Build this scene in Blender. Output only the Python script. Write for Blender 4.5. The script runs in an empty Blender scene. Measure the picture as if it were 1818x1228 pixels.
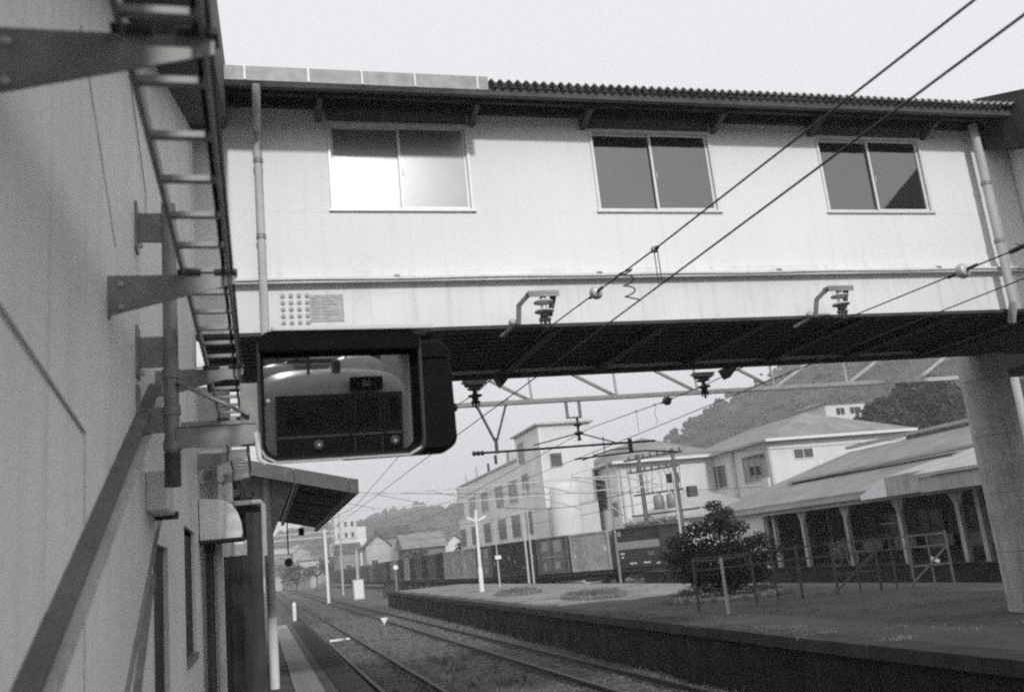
import bpy, bmesh, math, random
from mathutils import Vector, Matrix, noise
random.seed(7)
R = math.radians
sc = bpy.context.scene
col = sc.collection

# ------------------------------------------------------------------ camera
F, W_, H_ = 1622.0, 1818.0, 1228.0
CAM = Vector((0, 0, 1.6))
Yc = Vector((464.6 - 909, 614 - 1033.8, -F)).normalized()
hc = Vector((math.cos(R(5.9)), math.sin(R(5.9)), 0))
Zc = hc.cross(Yc).normalized()
if Zc.y < 0: Zc = -Zc
Xc = Yc.cross(Zc)
cam_d = bpy.data.cameras.new('camera'); cam = bpy.data.objects.new('camera', cam_d); col.objects.link(cam)
cam.matrix_world = Matrix.Translation(CAM) @ Matrix((Xc, Yc, Zc)).to_4x4()
cam_d.sensor_width = 36; cam_d.lens = 36 * F / W_
cam_d.clip_start = .05; cam_d.clip_end = 6000
cam_d.dof.use_dof = True; cam_d.dof.focus_distance = 12.5; cam_d.dof.aperture_fstop = 2.4
sc.camera = cam
sc.render.resolution_x = 1024; sc.render.resolution_y = 691

# ------------------------------------------------------------------ light
w = bpy.data.worlds.new('World'); sc.world = w; w.use_nodes = True
nt = w.node_tree; bg = nt.nodes['Background']
sky = nt.nodes.new('ShaderNodeTexSky'); sky.sky_type = 'NISHITA'; sky.sun_disc = False
sky.sun_elevation = R(26.6); sky.sun_rotation = R(180); sky.dust_density = 6; sky.air_density = 1.5
bw = nt.nodes.new('ShaderNodeRGBToBW'); nt.links.new(sky.outputs[0], bw.inputs[0])
mixr = nt.nodes.new('ShaderNodeMixRGB'); mixr.inputs[0].default_value = .86      # bright haze over the whole sky, black and white
mixr.inputs[2].default_value = (9.1, 9.05, 9.35, 1)
nt.links.new(bw.outputs[0], mixr.inputs[1]); nt.links.new(mixr.outputs[0], bg.inputs[0])
bg.inputs[1].default_value = .1
sun_d = bpy.data.lights.new('sun', 'SUN'); sun = bpy.data.objects.new('sun', sun_d); col.objects.link(sun)
sun_d.energy = 2.0; sun_d.angle = R(3.2); sun_d.color = (1, .985, .96)
sun.rotation_euler = Vector((-.015, 1, -.50)).to_track_quat('-Z', 'Y').to_euler()
sc.view_settings.view_transform = 'Standard'; sc.view_settings.look = 'None'
sc.view_settings.gamma = 1; sc.view_settings.exposure = .12; sc.view_settings.use_curve_mapping = False
sc.render.engine = 'CYCLES'
sc.cycles.filter_width = 2.1
sc.cycles.max_bounces = 6; sc.cycles.volume_bounces = 2
sc.cycles.use_denoising = False

# ------------------------------------------------------------------ materials
MATS = {}
def mat(name, v, rough=.8, var=.25, scale=3.0, bump=.15, streak=0.0, metal=0.0, fine=60.0, tint=(1, .985, .965), spec=.22, dirt=0.0):
    """neutral grey material: mottling, vertical streaks and fine relief"""
    if name in MATS: return MATS[name]
    m = bpy.data.materials.new(name); m.use_nodes = True; t = m.node_tree; n = t.nodes; l = t.links
    b = n['Principled BSDF']; b.inputs['Roughness'].default_value = rough; b.inputs['Metallic'].default_value = metal
    b.inputs['Specular IOR Level'].default_value = spec
    tc = n.new('ShaderNodeTexCoord')
    no = n.new('ShaderNodeTexNoise'); no.inputs['Scale'].default_value = scale; no.inputs['Detail'].default_value = 6
    l.new(tc.outputs['Object'], no.inputs['Vector'])
    ramp = n.new('ShaderNodeMapRange'); l.new(no.outputs[0], ramp.inputs[0])
    ramp.inputs[1].default_value = .3; ramp.inputs[2].default_value = .7
    ramp.inputs[3].default_value = v * (1 - var); ramp.inputs[4].default_value = v * (1 + var)
    out = ramp.outputs[0]
    if streak:
        mp = n.new('ShaderNodeMapping'); mp.inputs['Scale'].default_value = (5, 5, .35); l.new(tc.outputs['Object'], mp.inputs[0])
        n2 = n.new('ShaderNodeTexNoise'); n2.inputs['Scale'].default_value = 2.2; n2.inputs['Detail'].default_value = 5; l.new(mp.outputs[0], n2.inputs['Vector'])
        r2 = n.new('ShaderNodeMapRange'); l.new(n2.outputs[0], r2.inputs[0]); r2.inputs[1].default_value = .5; r2.inputs[2].default_value = .75
        r2.inputs[3].default_value = 1; r2.inputs[4].default_value = 1 - streak
        mu = n.new('ShaderNodeMath'); mu.operation = 'MULTIPLY'; l.new(out, mu.inputs[0]); l.new(r2.outputs[0], mu.inputs[1]); out = mu.outputs[0]
    if dirt:
        n3 = n.new('ShaderNodeTexNoise'); n3.inputs['Scale'].default_value = scale * 5; n3.inputs['Detail'].default_value = 8; n3.inputs['Roughness'].default_value = .7
        l.new(tc.outputs['Object'], n3.inputs['Vector'])
        r3 = n.new('ShaderNodeMapRange'); l.new(n3.outputs[0], r3.inputs[0]); r3.inputs[1].default_value = .55; r3.inputs[2].default_value = .7
        r3.inputs[3].default_value = 1; r3.inputs[4].default_value = 1 - dirt
        mu = n.new('ShaderNodeMath'); mu.operation = 'MULTIPLY'; l.new(out, mu.inputs[0]); l.new(r3.outputs[0], mu.inputs[1]); out = mu.outputs[0]
    mx = n.new('ShaderNodeMixRGB'); mx.blend_type = 'MULTIPLY'; mx.inputs[0].default_value = 1
    l.new(out, mx.inputs[1]); mx.inputs[2].default_value = (*tint, 1); l.new(mx.outputs[0], b.inputs['Base Color'])
    if bump:
        nf = n.new('ShaderNodeTexNoise'); nf.inputs['Scale'].default_value = fine; nf.inputs['Detail'].default_value = 4; l.new(tc.outputs['Object'], nf.inputs['Vector'])
        bp = n.new('ShaderNodeBump'); bp.inputs['Strength'].default_value = bump; bp.inputs['Distance'].default_value = .02
        l.new(nf.outputs[0], bp.inputs['Height']); l.new(bp.outputs[0], b.inputs['Normal'])
    MATS[name] = m; return m
COOL = (.98, .985, 1)
white = mat('bridge_white', .80, .55, .03, .5, .03, .05, tint=COOL, fine=25)
girder_white = mat('girder_white', .76, .5, .06, 1.2, .04, .16, tint=COOL)
wall_grey = mat('cladding_grey', .8, .7, .10, .9, .15, .14, tint=(1, 1, .99), fine=30, dirt=.10)
tray_s = mat('tray_steel', .26, .5, .25, 9, .05, .1, metal=.2)
galv = mat('galvanised', .27, .5, .2, 9, .05, .1, metal=.2)
galv_l = mat('galvanised_light', .5, .45, .15, 9, .05, .1, metal=.2)
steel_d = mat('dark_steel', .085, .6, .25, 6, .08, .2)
steel_dd = mat('very_dark_steel', .06, .75, .3, 3, .1, .2)  # deep dark grey; also colours in the shade under the station canopy
black = mat('black_housing', .005, .6, .3, 8, .03, spec=.06)
corr = mat('corrugated_sheet', .4, .8, .25, 2.5, .15, .3)
alu = mat('aluminium', .72, .4, .05, 8, .02, metal=.1, tint=COOL)
pole_m = mat('pole_weathered', .15, .9, .2, 3, .2, .2)
header = mat('header_panel', .16, .7, .2, 4, .05)
pane_g = mat('reflecting_pane', .03, .03, .07, 1.5, 0, tint=COOL); pane_g.node_tree.nodes['Principled BSDF'].inputs['IOR'].default_value = 2.5; pane_g.node_tree.nodes['Principled BSDF'].inputs['Specular IOR Level'].default_value = .5
pane_w = mat('glare_pane', .16, .3, .12, 1.1, 0, tint=COOL); pane_w.node_tree.nodes['Principled BSDF'].inputs['IOR'].default_value = 2.1; pane_w.node_tree.nodes['Principled BSDF'].inputs['Specular IOR Level'].default_value = .5  # base colour raised above the other panes to stand for sun glare
for _m in (pane_g, pane_w):
    _t = _m.node_tree; _b = _t.nodes['Principled BSDF']; _c = _t.nodes.new('ShaderNodeTexCoord'); _q = _t.nodes.new('ShaderNodeTexNoise'); _q.inputs['Scale'].default_value = 2.2; _q.inputs['Detail'].default_value = 3
    _p = _t.nodes.new('ShaderNodeBump'); _p.inputs['Strength'].default_value = (.05 if _m is pane_g else .008); _p.inputs['Distance'].default_value = .03
    _t.links.new(_c.outputs['Object'], _q.inputs['Vector']); _t.links.new(_q.outputs[0], _p.inputs['Height']); _t.links.new(_p.outputs[0], _b.inputs['Normal'])
    _o = _t.nodes.new('ShaderNodeMapRange'); _o.inputs[3].default_value = (.02 if _m is pane_g else .24); _o.inputs[4].default_value = (.06 if _m is pane_g else .30); _t.links.new(_q.outputs[0], _o.inputs[0]); _t.links.new(_o.outputs[0], _b.inputs['Roughness'])
pane_d = mat('dark_pane', .02, .08, .3, 2, 0, spec=.5)
pane_m = mat('grey_pane', .08, .15, .3, 2, 0, spec=.5)
porcel = mat('porcelain', .5, .25, .2, 20, 0, spec=.6)
porcel_d = mat('porcelain_brown', .08, .25, .3, 20, 0, spec=.6)
wire_m = mat('wire', .05, .5, .2, 9, 0)
concrete = mat('concrete', .52, .9, .22, 2, .4, .45, dirt=.3)
conc_l = mat('concrete_light', .5, .9, .12, 2, .2, .25)
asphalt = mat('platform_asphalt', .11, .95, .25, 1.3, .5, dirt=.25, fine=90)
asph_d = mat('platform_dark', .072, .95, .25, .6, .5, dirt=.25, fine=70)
asph_l = mat('platform_pale', .24, .95, .3, .6, .5, dirt=.35, fine=70)  # pale tone standing for sunlit platform; the beds use it too
tactile = mat('paving_strip', .3, .9, .15, 3, .3, dirt=.2)
ballast = mat('ballast', .095, 1, .45, 2.0, .9, dirt=.4, fine=35)
ground_m = mat('ground_soil', .12, 1, .35, .5, .6, dirt=.4, fine=12)
stone = mat('ballast_stone', .15, .95, .4, 6, .3)
railtop = mat('rail_steel', .06, .6, .25, 4, .1)
sleeper_m = mat('sleeper_wood', .07, .95, .35, 5, .4)
revet = mat('platform_revetment', .038, .95, .4, 1.4, .5, .45, dirt=.3, spec=.05)
coping_m = mat('platform_coping', .065, .95, .3, 2, .4, dirt=.3, spec=.05)
weeds_m = mat('weed_leaves', .16, .9, .4, 3, 0)
leaf_d = mat('leaf_dark', .05, .8, .5, 1.5, 0)
leaf_m = mat('leaf_mid', .085, .8, .45, 1.2, 0)
bark = mat('bark', .07, .95, .3, 8, .4)
hill_m = mat('hill_forest', .05, 1, .6, .045, 1.0, dirt=.35, fine=.35)
cont_d = mat('container_dark', .038, .6, .25, 2, .05, .3)
cont_m = mat('container_mid', .14, .6, .25, 2, .05, .3)
cont_l = mat('container_pale', .40, .6, .15, 2, .05, .3)
wagon_m = mat('wagon_black', .03, .8, .3, 3, .1)
mark_w = mat('marking_white', .6, .6, .15, 12, 0)
mark_g = mat('marking_grey', .28, .6, .15, 12, 0)
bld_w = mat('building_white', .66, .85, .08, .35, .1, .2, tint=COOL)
bld_g = mat('building_render', .84, .85, .12, .35, .1, .25)  # lightened to stand for hazy light on shaded side walls
town_l = mat('town_pale', .46, .9, .2, .3, .1, .3)
town_g = mat('town_grey', .30, .9, .25, .3, .1, .3)
bld_b = mat('building_board', .2, .85, .2, .6, .1, .25)
roof_m = mat('roof_slate', .26, .85, .2, .8, .1, .25)
roof_l = mat('roof_sheet_pale', .40, .7, .15, .8, .1, .25)
roof_d = mat('roof_dark', .10, .85, .3, .8, .1, .25)
wood_l = mat('painted_wood', .42, .8, .2, 2, .1, .3)
fence_m = mat('fence_timber', .10, .9, .3, 4, .2, .2)
paint_w = mat('white_enamel', .8, .4, .06, 5, .03, tint=COOL)
train_l = mat('train_cream', .42, .35, .08, 2, .02, .1)
train_d = mat('train_dark', .05, .35, .15, 2, .02, .1)
plate_m = mat('plate_grey', .45, .6, .2, 20, .1)
def rib_roof(name, v, axis, pitch, depth=.4):
    m = mat(name, v, .75, .2, .7, 0, .0); t = m.node_tree; n = t.nodes; l = t.links
    tc = n.new('ShaderNodeTexCoord'); wv = n.new('ShaderNodeTexWave'); wv.bands_direction = axis
    wv.inputs['Scale'].default_value = 1 / pitch * .314; wv.inputs['Distortion'].default_value = .15
    l.new(tc.outputs['Object'], wv.inputs[0]); bp = n.new('ShaderNodeBump'); bp.inputs['Strength'].default_value = depth; bp.inputs['Distance'].default_value = .05
    l.new(wv.outputs[1], bp.inputs['Height']); l.new(bp.outputs[0], n['Principled BSDF'].inputs['Normal']); return m
roof_rib = rib_roof('roof_ribbed_seam', .25, 'Y', .45)
roof_ribx = rib_roof('roof_ribbed_seam_cross', .25, 'X', .45)
def emis(name, c, s):
    m = bpy.data.materials.new(name); m.use_nodes = True; b = m.node_tree.nodes['Principled BSDF']
    b.inputs['Base Color'].default_value = (c, c, c, 1); b.inputs['Emission Color'].default_value = (1, 1, 1, 1); b.inputs['Emission Strength'].default_value = s; return m
lamp_on = emis('headlamp_lit', .8, .9)
mirror_m = bpy.data.materials.new('mirror_glass'); mirror_m.use_nodes = True
_b = mirror_m.node_tree.nodes['Principled BSDF']; _b.inputs['Metallic'].default_value = 1; _b.inputs['Roughness'].default_value = .015
_n = mirror_m.node_tree.nodes.new('ShaderNodeTexNoise'); _n.inputs['Scale'].default_value = 5
_r = mirror_m.node_tree.nodes.new('ShaderNodeMapRange'); _r.inputs[3].default_value = .30; _r.inputs[4].default_value = .44
mirror_m.node_tree.links.new(_n.outputs[0], _r.inputs[0]); mirror_m.node_tree.links.new(_r.outputs[0], _b.inputs['Base Color'])

# ------------------------------------------------------------------ helpers
ORG = {}
def org(o): return ORG.get(o.name, Vector((0, 0, 0))) if o else Vector((0, 0, 0))
class MB:
    def __init__(s): s.v = []; s.f = []
    def add(s, vs, fs):
        k = len(s.v); s.v += [Vector(p) for p in vs]; s.f += [[i + k for i in f] for f in fs]; return s
    def box(s, x0, x1, y0, y1, z0, z1):
        return s.add([(x0, y0, z0), (x1, y0, z0), (x1, y1, z0), (x0, y1, z0), (x0, y0, z1), (x1, y0, z1), (x1, y1, z1), (x0, y1, z1)],
                     [(0, 3, 2, 1), (4, 5, 6, 7), (0, 1, 5, 4), (1, 2, 6, 5), (2, 3, 7, 6), (3, 0, 4, 7)])
    def prism(s, poly, axis, a, b):
        """poly of 2D points in the plane across `axis`, extruded from a to b"""
        def P(p, t):
            return {'X': (t, p[0], p[1]), 'Y': (p[0], t, p[1]), 'Z': (p[0], p[1], t)}[axis]
        n = len(poly); vs = [P(p, a) for p in poly] + [P(p, b) for p in poly]
        fs = [list(range(n))[::-1], list(range(n, 2 * n))] + [(i, (i + 1) % n, n + (i + 1) % n, n + i) for i in range(n)]
        return s.add(vs, fs)
    def tube(s, pts, r, n=8, r1=None):
        pts = [Vector(p) for p in pts]; k0 = len(s.v); m = len(pts)
        for i, p in enumerate(pts):
            d = (pts[min(i + 1, m - 1)] - pts[max(i - 1, 0)]).normalized()
            u = d.cross(Vector((0, 0, 1)) if abs(d.z) < .9 else Vector((1, 0, 0))).normalized(); v = d.cross(u)
            rr = r if r1 is None else r + (r1 - r) * i / (m - 1)
            for j in range(n):
                a = 2 * math.pi * j / n; s.v.append(p + u * math.cos(a) * rr + v * math.sin(a) * rr)
        for i in range(m - 1):
            for j in range(n):
                a = k0 + i * n + j; b = k0 + i * n + (j + 1) % n; s.f.append([a, b, b + n, a + n])
        s.f.append([k0 + j for j in range(n)][::-1]); s.f.append([k0 + (m - 1) * n + j for j in range(n)]); return s
    def beam(s, p, q, a, b, up=(0, 0, 1)):
        """rectangular bar from p to q, a wide and b deep"""
        p = Vector(p); q = Vector(q); d = (q - p).normalized(); u = d.cross(Vector(up))
        if u.length < 1e-4: u = d.cross(Vector((1, 0, 0)))
        u.normalize(); v = u.cross(d); vs = []
        for c in (p, q):
            for sx, sy in ((-1, -1), (1, -1), (1, 1), (-1, 1)): vs.append(c + u * sx * a / 2 + v * sy * b / 2)
        return s.add(vs, [(0, 3, 2, 1), (4, 5, 6, 7), (0, 1, 5, 4), (1, 2, 6, 5), (2, 3, 7, 6), (3, 0, 4, 7)])
    def lathe(s, c, prof, n=16, axis=(0, 0, 1)):
        """prof: (radius, height) pairs along axis from c"""
        c = Vector(c); d = Vector(axis).normalized(); u = d.cross(Vector((0, 1, 0)) if abs(d.y) < .9 else Vector((1, 0, 0))).normalized(); v = d.cross(u); k0 = len(s.v)
        for r, h in prof:
            for j in range(n):
                a = 2 * math.pi * j / n; s.v.append(c + d * h + (u * math.cos(a) + v * math.sin(a)) * r)
        for i in range(len(prof) - 1):
            for j in range(n):
                a = k0 + i * n + j; b = k0 + i * n + (j + 1) % n; s.f.append([a, b, b + n, a + n])
        s.f.append([k0 + j for j in range(n)][::-1]); s.f.append([k0 + (len(prof) - 1) * n + j for j in range(n)]); return s
    def quad(s, a, b, c, d): return s.add([a, b, c, d], [(0, 1, 2, 3)])
    def mesh(s, name, m, off=Vector((0, 0, 0)), smooth=False):
        me = bpy.data.meshes.new(name); me.from_pydata([tuple(p - off) for p in s.v], [], s.f)
        bm = bmesh.new(); bm.from_mesh(me); bmesh.ops.recalc_face_normals(bm, faces=bm.faces); bm.to_mesh(me); bm.free()
        if m: me.materials.append(m)
        if smooth:
            for p in me.polygons: p.use_smooth = True
            try: me.set_sharp_from_angle(angle=R(40))
            except Exception: pass
        return me
    def build(s, name, m, parent=None, smooth=False, bevel=0, world=True):
        """link as ONE object; coordinates are world ones unless world=False"""
        off = org(parent) if (parent and world) else Vector((0, 0, 0))
        o = bpy.data.objects.new(name, s.mesh(name, m, off, smooth)); col.objects.link(o)
        if parent: o.parent = parent; ORG[o.name] = org(parent).copy()
        if bevel:
            b = o.modifiers.new('bevel', 'BEVEL'); b.width = bevel; b.segments = 2; b.limit_method = 'ANGLE'
        return o
def thing(name, label, cat, loc=(0, 0, 0), rz=0, group=None):
    o = bpy.data.objects.new(name, None); col.objects.link(o); o.empty_display_size = .2
    o.location = loc; o.rotation_euler = (0, 0, rz); ORG[o.name] = Vector(loc)
    o['label'] = label; o['category'] = cat
    if group: o['group'] = group
    return o
def tag(o, label, cat, group=None):
    o['label'] = label; o['category'] = cat
    if group: o['group'] = group
    return o
def struct(o): o['kind'] = 'structure'; return o
def piece(name, me, parent, loc, rot=(0, 0, 0)):
    o = bpy.data.objects.new(name, me); col.objects.link(o); o.parent = parent
    o.location = Vector(loc) - org(parent); o.rotation_euler = rot; ORG[o.name] = Vector(loc); return o
def lab(o, s): o['label'] = s; return o
def copy_tree(o, parent=None):
    c = o.copy(); col.objects.link(c)
    if parent: c.parent = parent
    for ch in list(o.children): copy_tree(ch, c)
    return c
def text(s, size, m, parent, loc, rot, name='lettering', ext=.004):
    cu = bpy.data.curves.new(name, 'FONT'); cu.body = s; cu.size = size; cu.extrude = ext; cu.align_x = 'CENTER'; cu.align_y = 'CENTER'
    cu.materials.append(m); o = bpy.data.objects.new(name, cu); col.objects.link(o); o.parent = parent
    o.location = Vector(loc) - org(parent); o.rotation_euler = rot
    bpy.context.view_layer.update(); me = bpy.data.meshes.new_from_object(o.evaluated_get(bpy.context.evaluated_depsgraph_get()))
    q = bpy.data.objects.new('numerals', me); col.objects.link(q); q.parent = parent; q.location = o.location; q.rotation_euler = rot; bpy.data.objects.remove(o); return q

# ================================================================== SETTING: ground, tracks, platforms, hills
GZ = -1.08
struct(MB().quad((-2500, -400, GZ), (2500, -400, GZ), (2500, 3000, GZ), (-2500, 3000, GZ)).build('ground', ground_m))
def fbm(x, y, s): return noise.noise(Vector((x / s, y / s, 3.1)))
# ballast bed with relief
mb = MB(); nx, ny = 60, 420
for j in range(ny + 1):
    y = 6 + 130 * (j / ny) ** 1.5
    for i in range(nx + 1):
        x = 1.15 + 7.6 * i / nx
        z = GZ + .035 + .035 * fbm(x, y, .35) + .05 * fbm(x, y, 1.7)
        for cx in (2.95, 6.6):
            if abs(x - cx) < 1.1: z = GZ + .032 + .02 * fbm(x, y, .3)
        if i in (0, nx): z = GZ - .03
        mb.v.append(Vector((x, y, z)))
for j in range(ny):
    for i in range(nx):
        a = j * (nx + 1) + i; mb.f.append([a, a + 1, a + nx + 2, a + nx + 1])
struct(mb.build('ballast_bed', ballast, smooth=True))
# loose stones and weeds on the bed (nobody could count them)
mb = MB()
for k in range(15000):
    y = 11 + 45 * random.random() ** 1.7; x = random.uniform(1.3, 8.2); r = random.uniform(.018, .045) * (1 + y / 60)
    z = GZ + .035 + .035 * fbm(x, y, .35) + .05 * fbm(x, y, 1.7); a = random.random() * 6.28
    vs = [(x + r * math.cos(a + t), y + r * math.sin(a + t), z + random.uniform(-.2, .3) * r) for t in (0, 2.0, 4.1)] + [(x + random.uniform(-.3, .3) * r, y, z + r * .9)]
    mb.add(vs, [(0, 1, 3), (1, 2, 3), (2, 0, 3)])
o = mb.build('loose_ballast', stone); o['kind'] = 'stuff'; tag(o, 'loose grey ballast stones scattered between and beside the rails', 'ballast')
def tufts(n, place, hmin, hmax, spread=.12, blades=9, wd=.012):
    mb = MB()
    for k in range(n):
        x, y, z = place(); sc_ = random.uniform(.6, 1.3)
        for b in range(blades):
            a = random.random() * 6.28; d = random.random() * spread * sc_; h = random.uniform(hmin, hmax) * sc_
            px, py = x + d * math.cos(a), y + d * math.sin(a); lx = random.uniform(-.6, .6) * h; ly = random.uniform(-.6, .6) * h
            ww = wd * random.uniform(.7, 1.5); c, s_ = math.cos(a) * ww, math.sin(a) * ww
            mb.add([(px - c, py - s_, z - .01), (px + c, py + s_, z - .01), (px + lx * .5 + c * .7, py + ly * .5, z + h * .7), (px + lx, py + ly, z + h)], [(0, 1, 2, 3)])
    return mb
def pl_track():
    while True:
        y = 13 + 90 * random.random() ** 1.6; x = random.choice((random.uniform(1.5, 2.2), random.uniform(3.6, 5.9), random.uniform(3.9, 5.5), random.uniform(7.2, 8.3), random.uniform(2.5, 3.4)))
        if fbm(x, y, 2.2) > -.05 or random.random() < .12: return x, y, GZ + .03
o = tufts(1000, pl_track, .05, .2, wd=.014).build('track_weeds', weeds_m); o['kind'] = 'stuff'; tag(o, 'low weeds growing in the ballast between the tracks', 'weeds')

# tracks
def rail_mesh(y0, y1):
    prof = [(-.07, -.14), (.07, -.14), (.07, -.12), (.02, -.105), (.02, -.05), (.042, -.04), (.042, 0), (-.042, 0), (-.042, -.04), (-.02, -.05), (-.02, -.105), (-.07, -.12)]
    return MB().prism(prof, 'Y', y0, y1).mesh('rail', railtop)
rm = rail_mesh(0, 290); slm = MB().box(-1.05, 1.05, -.11, .11, -.14, 0).mesh('sleeper', sleeper_m)
clip = MB().box(-.11, .11, -.06, .06, 0, .03).mesh('rail_fastening', steel_d)
for ti, (cx, lb) in enumerate(((2.95, 'near'), (6.6, 'far'))):
    tr = bpy.data.objects.new('railway_track', None); col.objects.link(tr); tr.location = (cx, 0, -.9); struct(tr); ORG[tr.name] = Vector((cx, 0, -.9))
    for s in (-1, 1): piece('rail', rm, tr, (cx + s * .5535, 10, -.9))
    y = 13.0; k = 0
    while y < 95:
        piece('sleeper', slm, tr, (cx + random.uniform(-.03, .03), y + random.uniform(-.03, .03), -1.035), (0, 0, random.uniform(-.02, .02)))
        if y < 34:
            for s in (-1, 1): piece('rail_fastening', clip, tr, (cx + s * .5535, y, -1.035))
        y += .62; k += 1
# siding curve of the goods train
SP = [(26.6, 51.9), (24.9, 54.9), (22.7, 58.5), (20.6, 63.9), (19.3, 70.5), (18.5, 77.5), (18.1, 90), (17.9, 105), (17.6, 135), (17.2, 174), (16.6, 216), (16, 260)]
def cat(P, s):
    for a, b in zip(P, P[1:]):
        a = Vector(a); b = Vector(b); d = (b - a).length
        if s <= d: return a + (b - a) * s / d, (b - a).normalized()
        s -= d
    return b, (b - a).normalized()
for _ in range(3):                                   # smooth the curve (Chaikin)
    Q = [SP[0]]
    for a, b in zip(SP, SP[1:]): Q += [(a[0] * .75 + b[0] * .25, a[1] * .75 + b[1] * .25), (a[0] * .25 + b[0] * .75, a[1] * .25 + b[1] * .75)]
    SP = Q + [SP[-1]]
tr = bpy.data.objects.new('siding_track', None); col.objects.link(tr); struct(tr)
for s in (-.5335, .5335):
    pts = []
    for k in range(60):
        p, d = cat(SP, k * 3.4); pts.append((p.x - d.y * s, p.y + d.x * s, -.97))
    MB().tube(pts, .06, 4).build('rail', railtop, tr)
# third running track between the platforms
tr = bpy.data.objects.new('railway_track', None); col.objects.link(tr); tr.location = (18.2, 0, -.9); struct(tr); ORG[tr.name] = Vector((18.2, 0, -.9))
rm3 = rail_mesh(0, 60)
for s in (-1, 1): piece('rail', rm3, tr, (18.2 + s * .5535, -5, -.9))

# near platform
struct(MB().box(-6, 1.38, -30, 36, -1.3, 0).build('near_platform', asphalt))
struct(MB().box(1.0, 1.42, -30, 36, 0, .012).build('near_platform_coping', coping_m))
st = bpy.data.objects.new('paving_strip', None); col.objects.link(st); struct(st)
tm = MB().box(-.2, .2, 0, .392, 0, .02).mesh('paving_slab', tactile)
for k in range(70): piece('paving_slab', tm, st, (.61 + random.uniform(-.003, .003), 8 + k * .4, random.uniform(-.004, .002)))
struct(MB().add([(-6, 36, -.001), (1.38, 36, -.001), (1.38, 42, GZ - .02), (-6, 42, GZ - .02), (-6, 36, GZ - .1), (1.38, 36, GZ - .1)],
                [(0, 1, 2, 3), (1, 5, 2), (0, 3, 4), (0, 4, 5, 1), (3, 2, 5, 4)]).build('platform_ramp', asphalt))
# opposite platform: edge bends gently
EDGE = [(7.7, -12), (7.72, 13), (7.95, 25), (8.4, 45), (9.05, 70)]
def edge_x(y):
    for a, b in zip(EDGE, EDGE[1:]):
        if a[1] <= y <= b[1]: return a[0] + (b[0] - a[0]) * (y - a[1]) / (b[1] - a[1])
    return EDGE[-1][0]
poly = [(x + .1, y) for x, y in EDGE] + [(14.6, 70), (15.4, 20), (15.6, -12)]
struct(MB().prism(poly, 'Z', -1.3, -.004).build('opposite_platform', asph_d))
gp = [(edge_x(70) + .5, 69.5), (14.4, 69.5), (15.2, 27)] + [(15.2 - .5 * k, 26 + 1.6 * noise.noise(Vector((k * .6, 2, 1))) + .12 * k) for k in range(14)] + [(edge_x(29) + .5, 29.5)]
struct(MB().prism(gp, 'Z', -.002, .004).build('sunlit_surface', asph_l))  # paler sheet: sunlit stretch of the platform put into its colour
rv = bpy.data.objects.new('platform_wall', None); col.objects.link(rv); struct(rv)
y = 5.0
while y < 69.5:
    L = 1.5 if y < 40 else 3
    x0, x1 = edge_x(y), edge_x(y + L); e = random.uniform(-.012, .012)
    MB().add([(x0 + e, y + .012, -1.25), (x1 + e, y + L - .012, -1.25), (x1 + e, y + L - .012, -.17), (x0 + e, y + .012, -.17),
              (x0 + .3, y + .012, -1.25), (x1 + .3, y + L - .012, -1.25), (x1 + .3, y + L - .012, -.17), (x0 + .3, y + .012, -.17)],
             [(0, 1, 2, 3), (4, 7, 6, 5), (3, 2, 6, 7), (0, 3, 7, 4), (1, 5, 6, 2)]).build('wall_block', revet, rv)
    e2 = random.uniform(-.015, .01)
    MB().add([(x0 - .1 + e2, y + .008, -.165), (x1 - .1 + e2, y + L - .008, -.165), (x1 - .1 + e2, y + L - .008, .01), (x0 - .1 + e2, y + .008, .01),
              (x0 + .45, y + .008, -.165), (x1 + .45, y + L - .008, -.165), (x1 + .45, y + L - .008, .01), (x0 + .45, y + .008, .01)],
             [(0, 1, 2, 3), (4, 7, 6, 5), (3, 2, 6, 7), (0, 3, 7, 4), (1, 5, 6, 2), (0, 4, 5, 1)]).build('coping_block', coping_m, rv)
    y += L
def pl_p2():
    while True:
        y = 11 + 55 * random.random() ** 1.3; x = random.choice((random.uniform(edge_x(y) + .05, edge_x(y) + .7), random.uniform(9, 15)))
        if fbm(x + 40, y, 1.6) > .0: return x, y, 0
o = tufts(1500, pl_p2, .012, .045, spread=.2, wd=.012).build('platform_grass', weeds_m); o['kind'] = 'stuff'; tag(o, 'thin grass tufts growing along the opposite platform', 'grass')
# station platform beyond
struct(MB().box(21.0, 34, -8, 50, -1.3, 0).build('station_platform', revet))
struct(MB().box(20.9, 22.2, -8, 50, .0, .012).build('station_platform_coping', coping_m))

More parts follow.
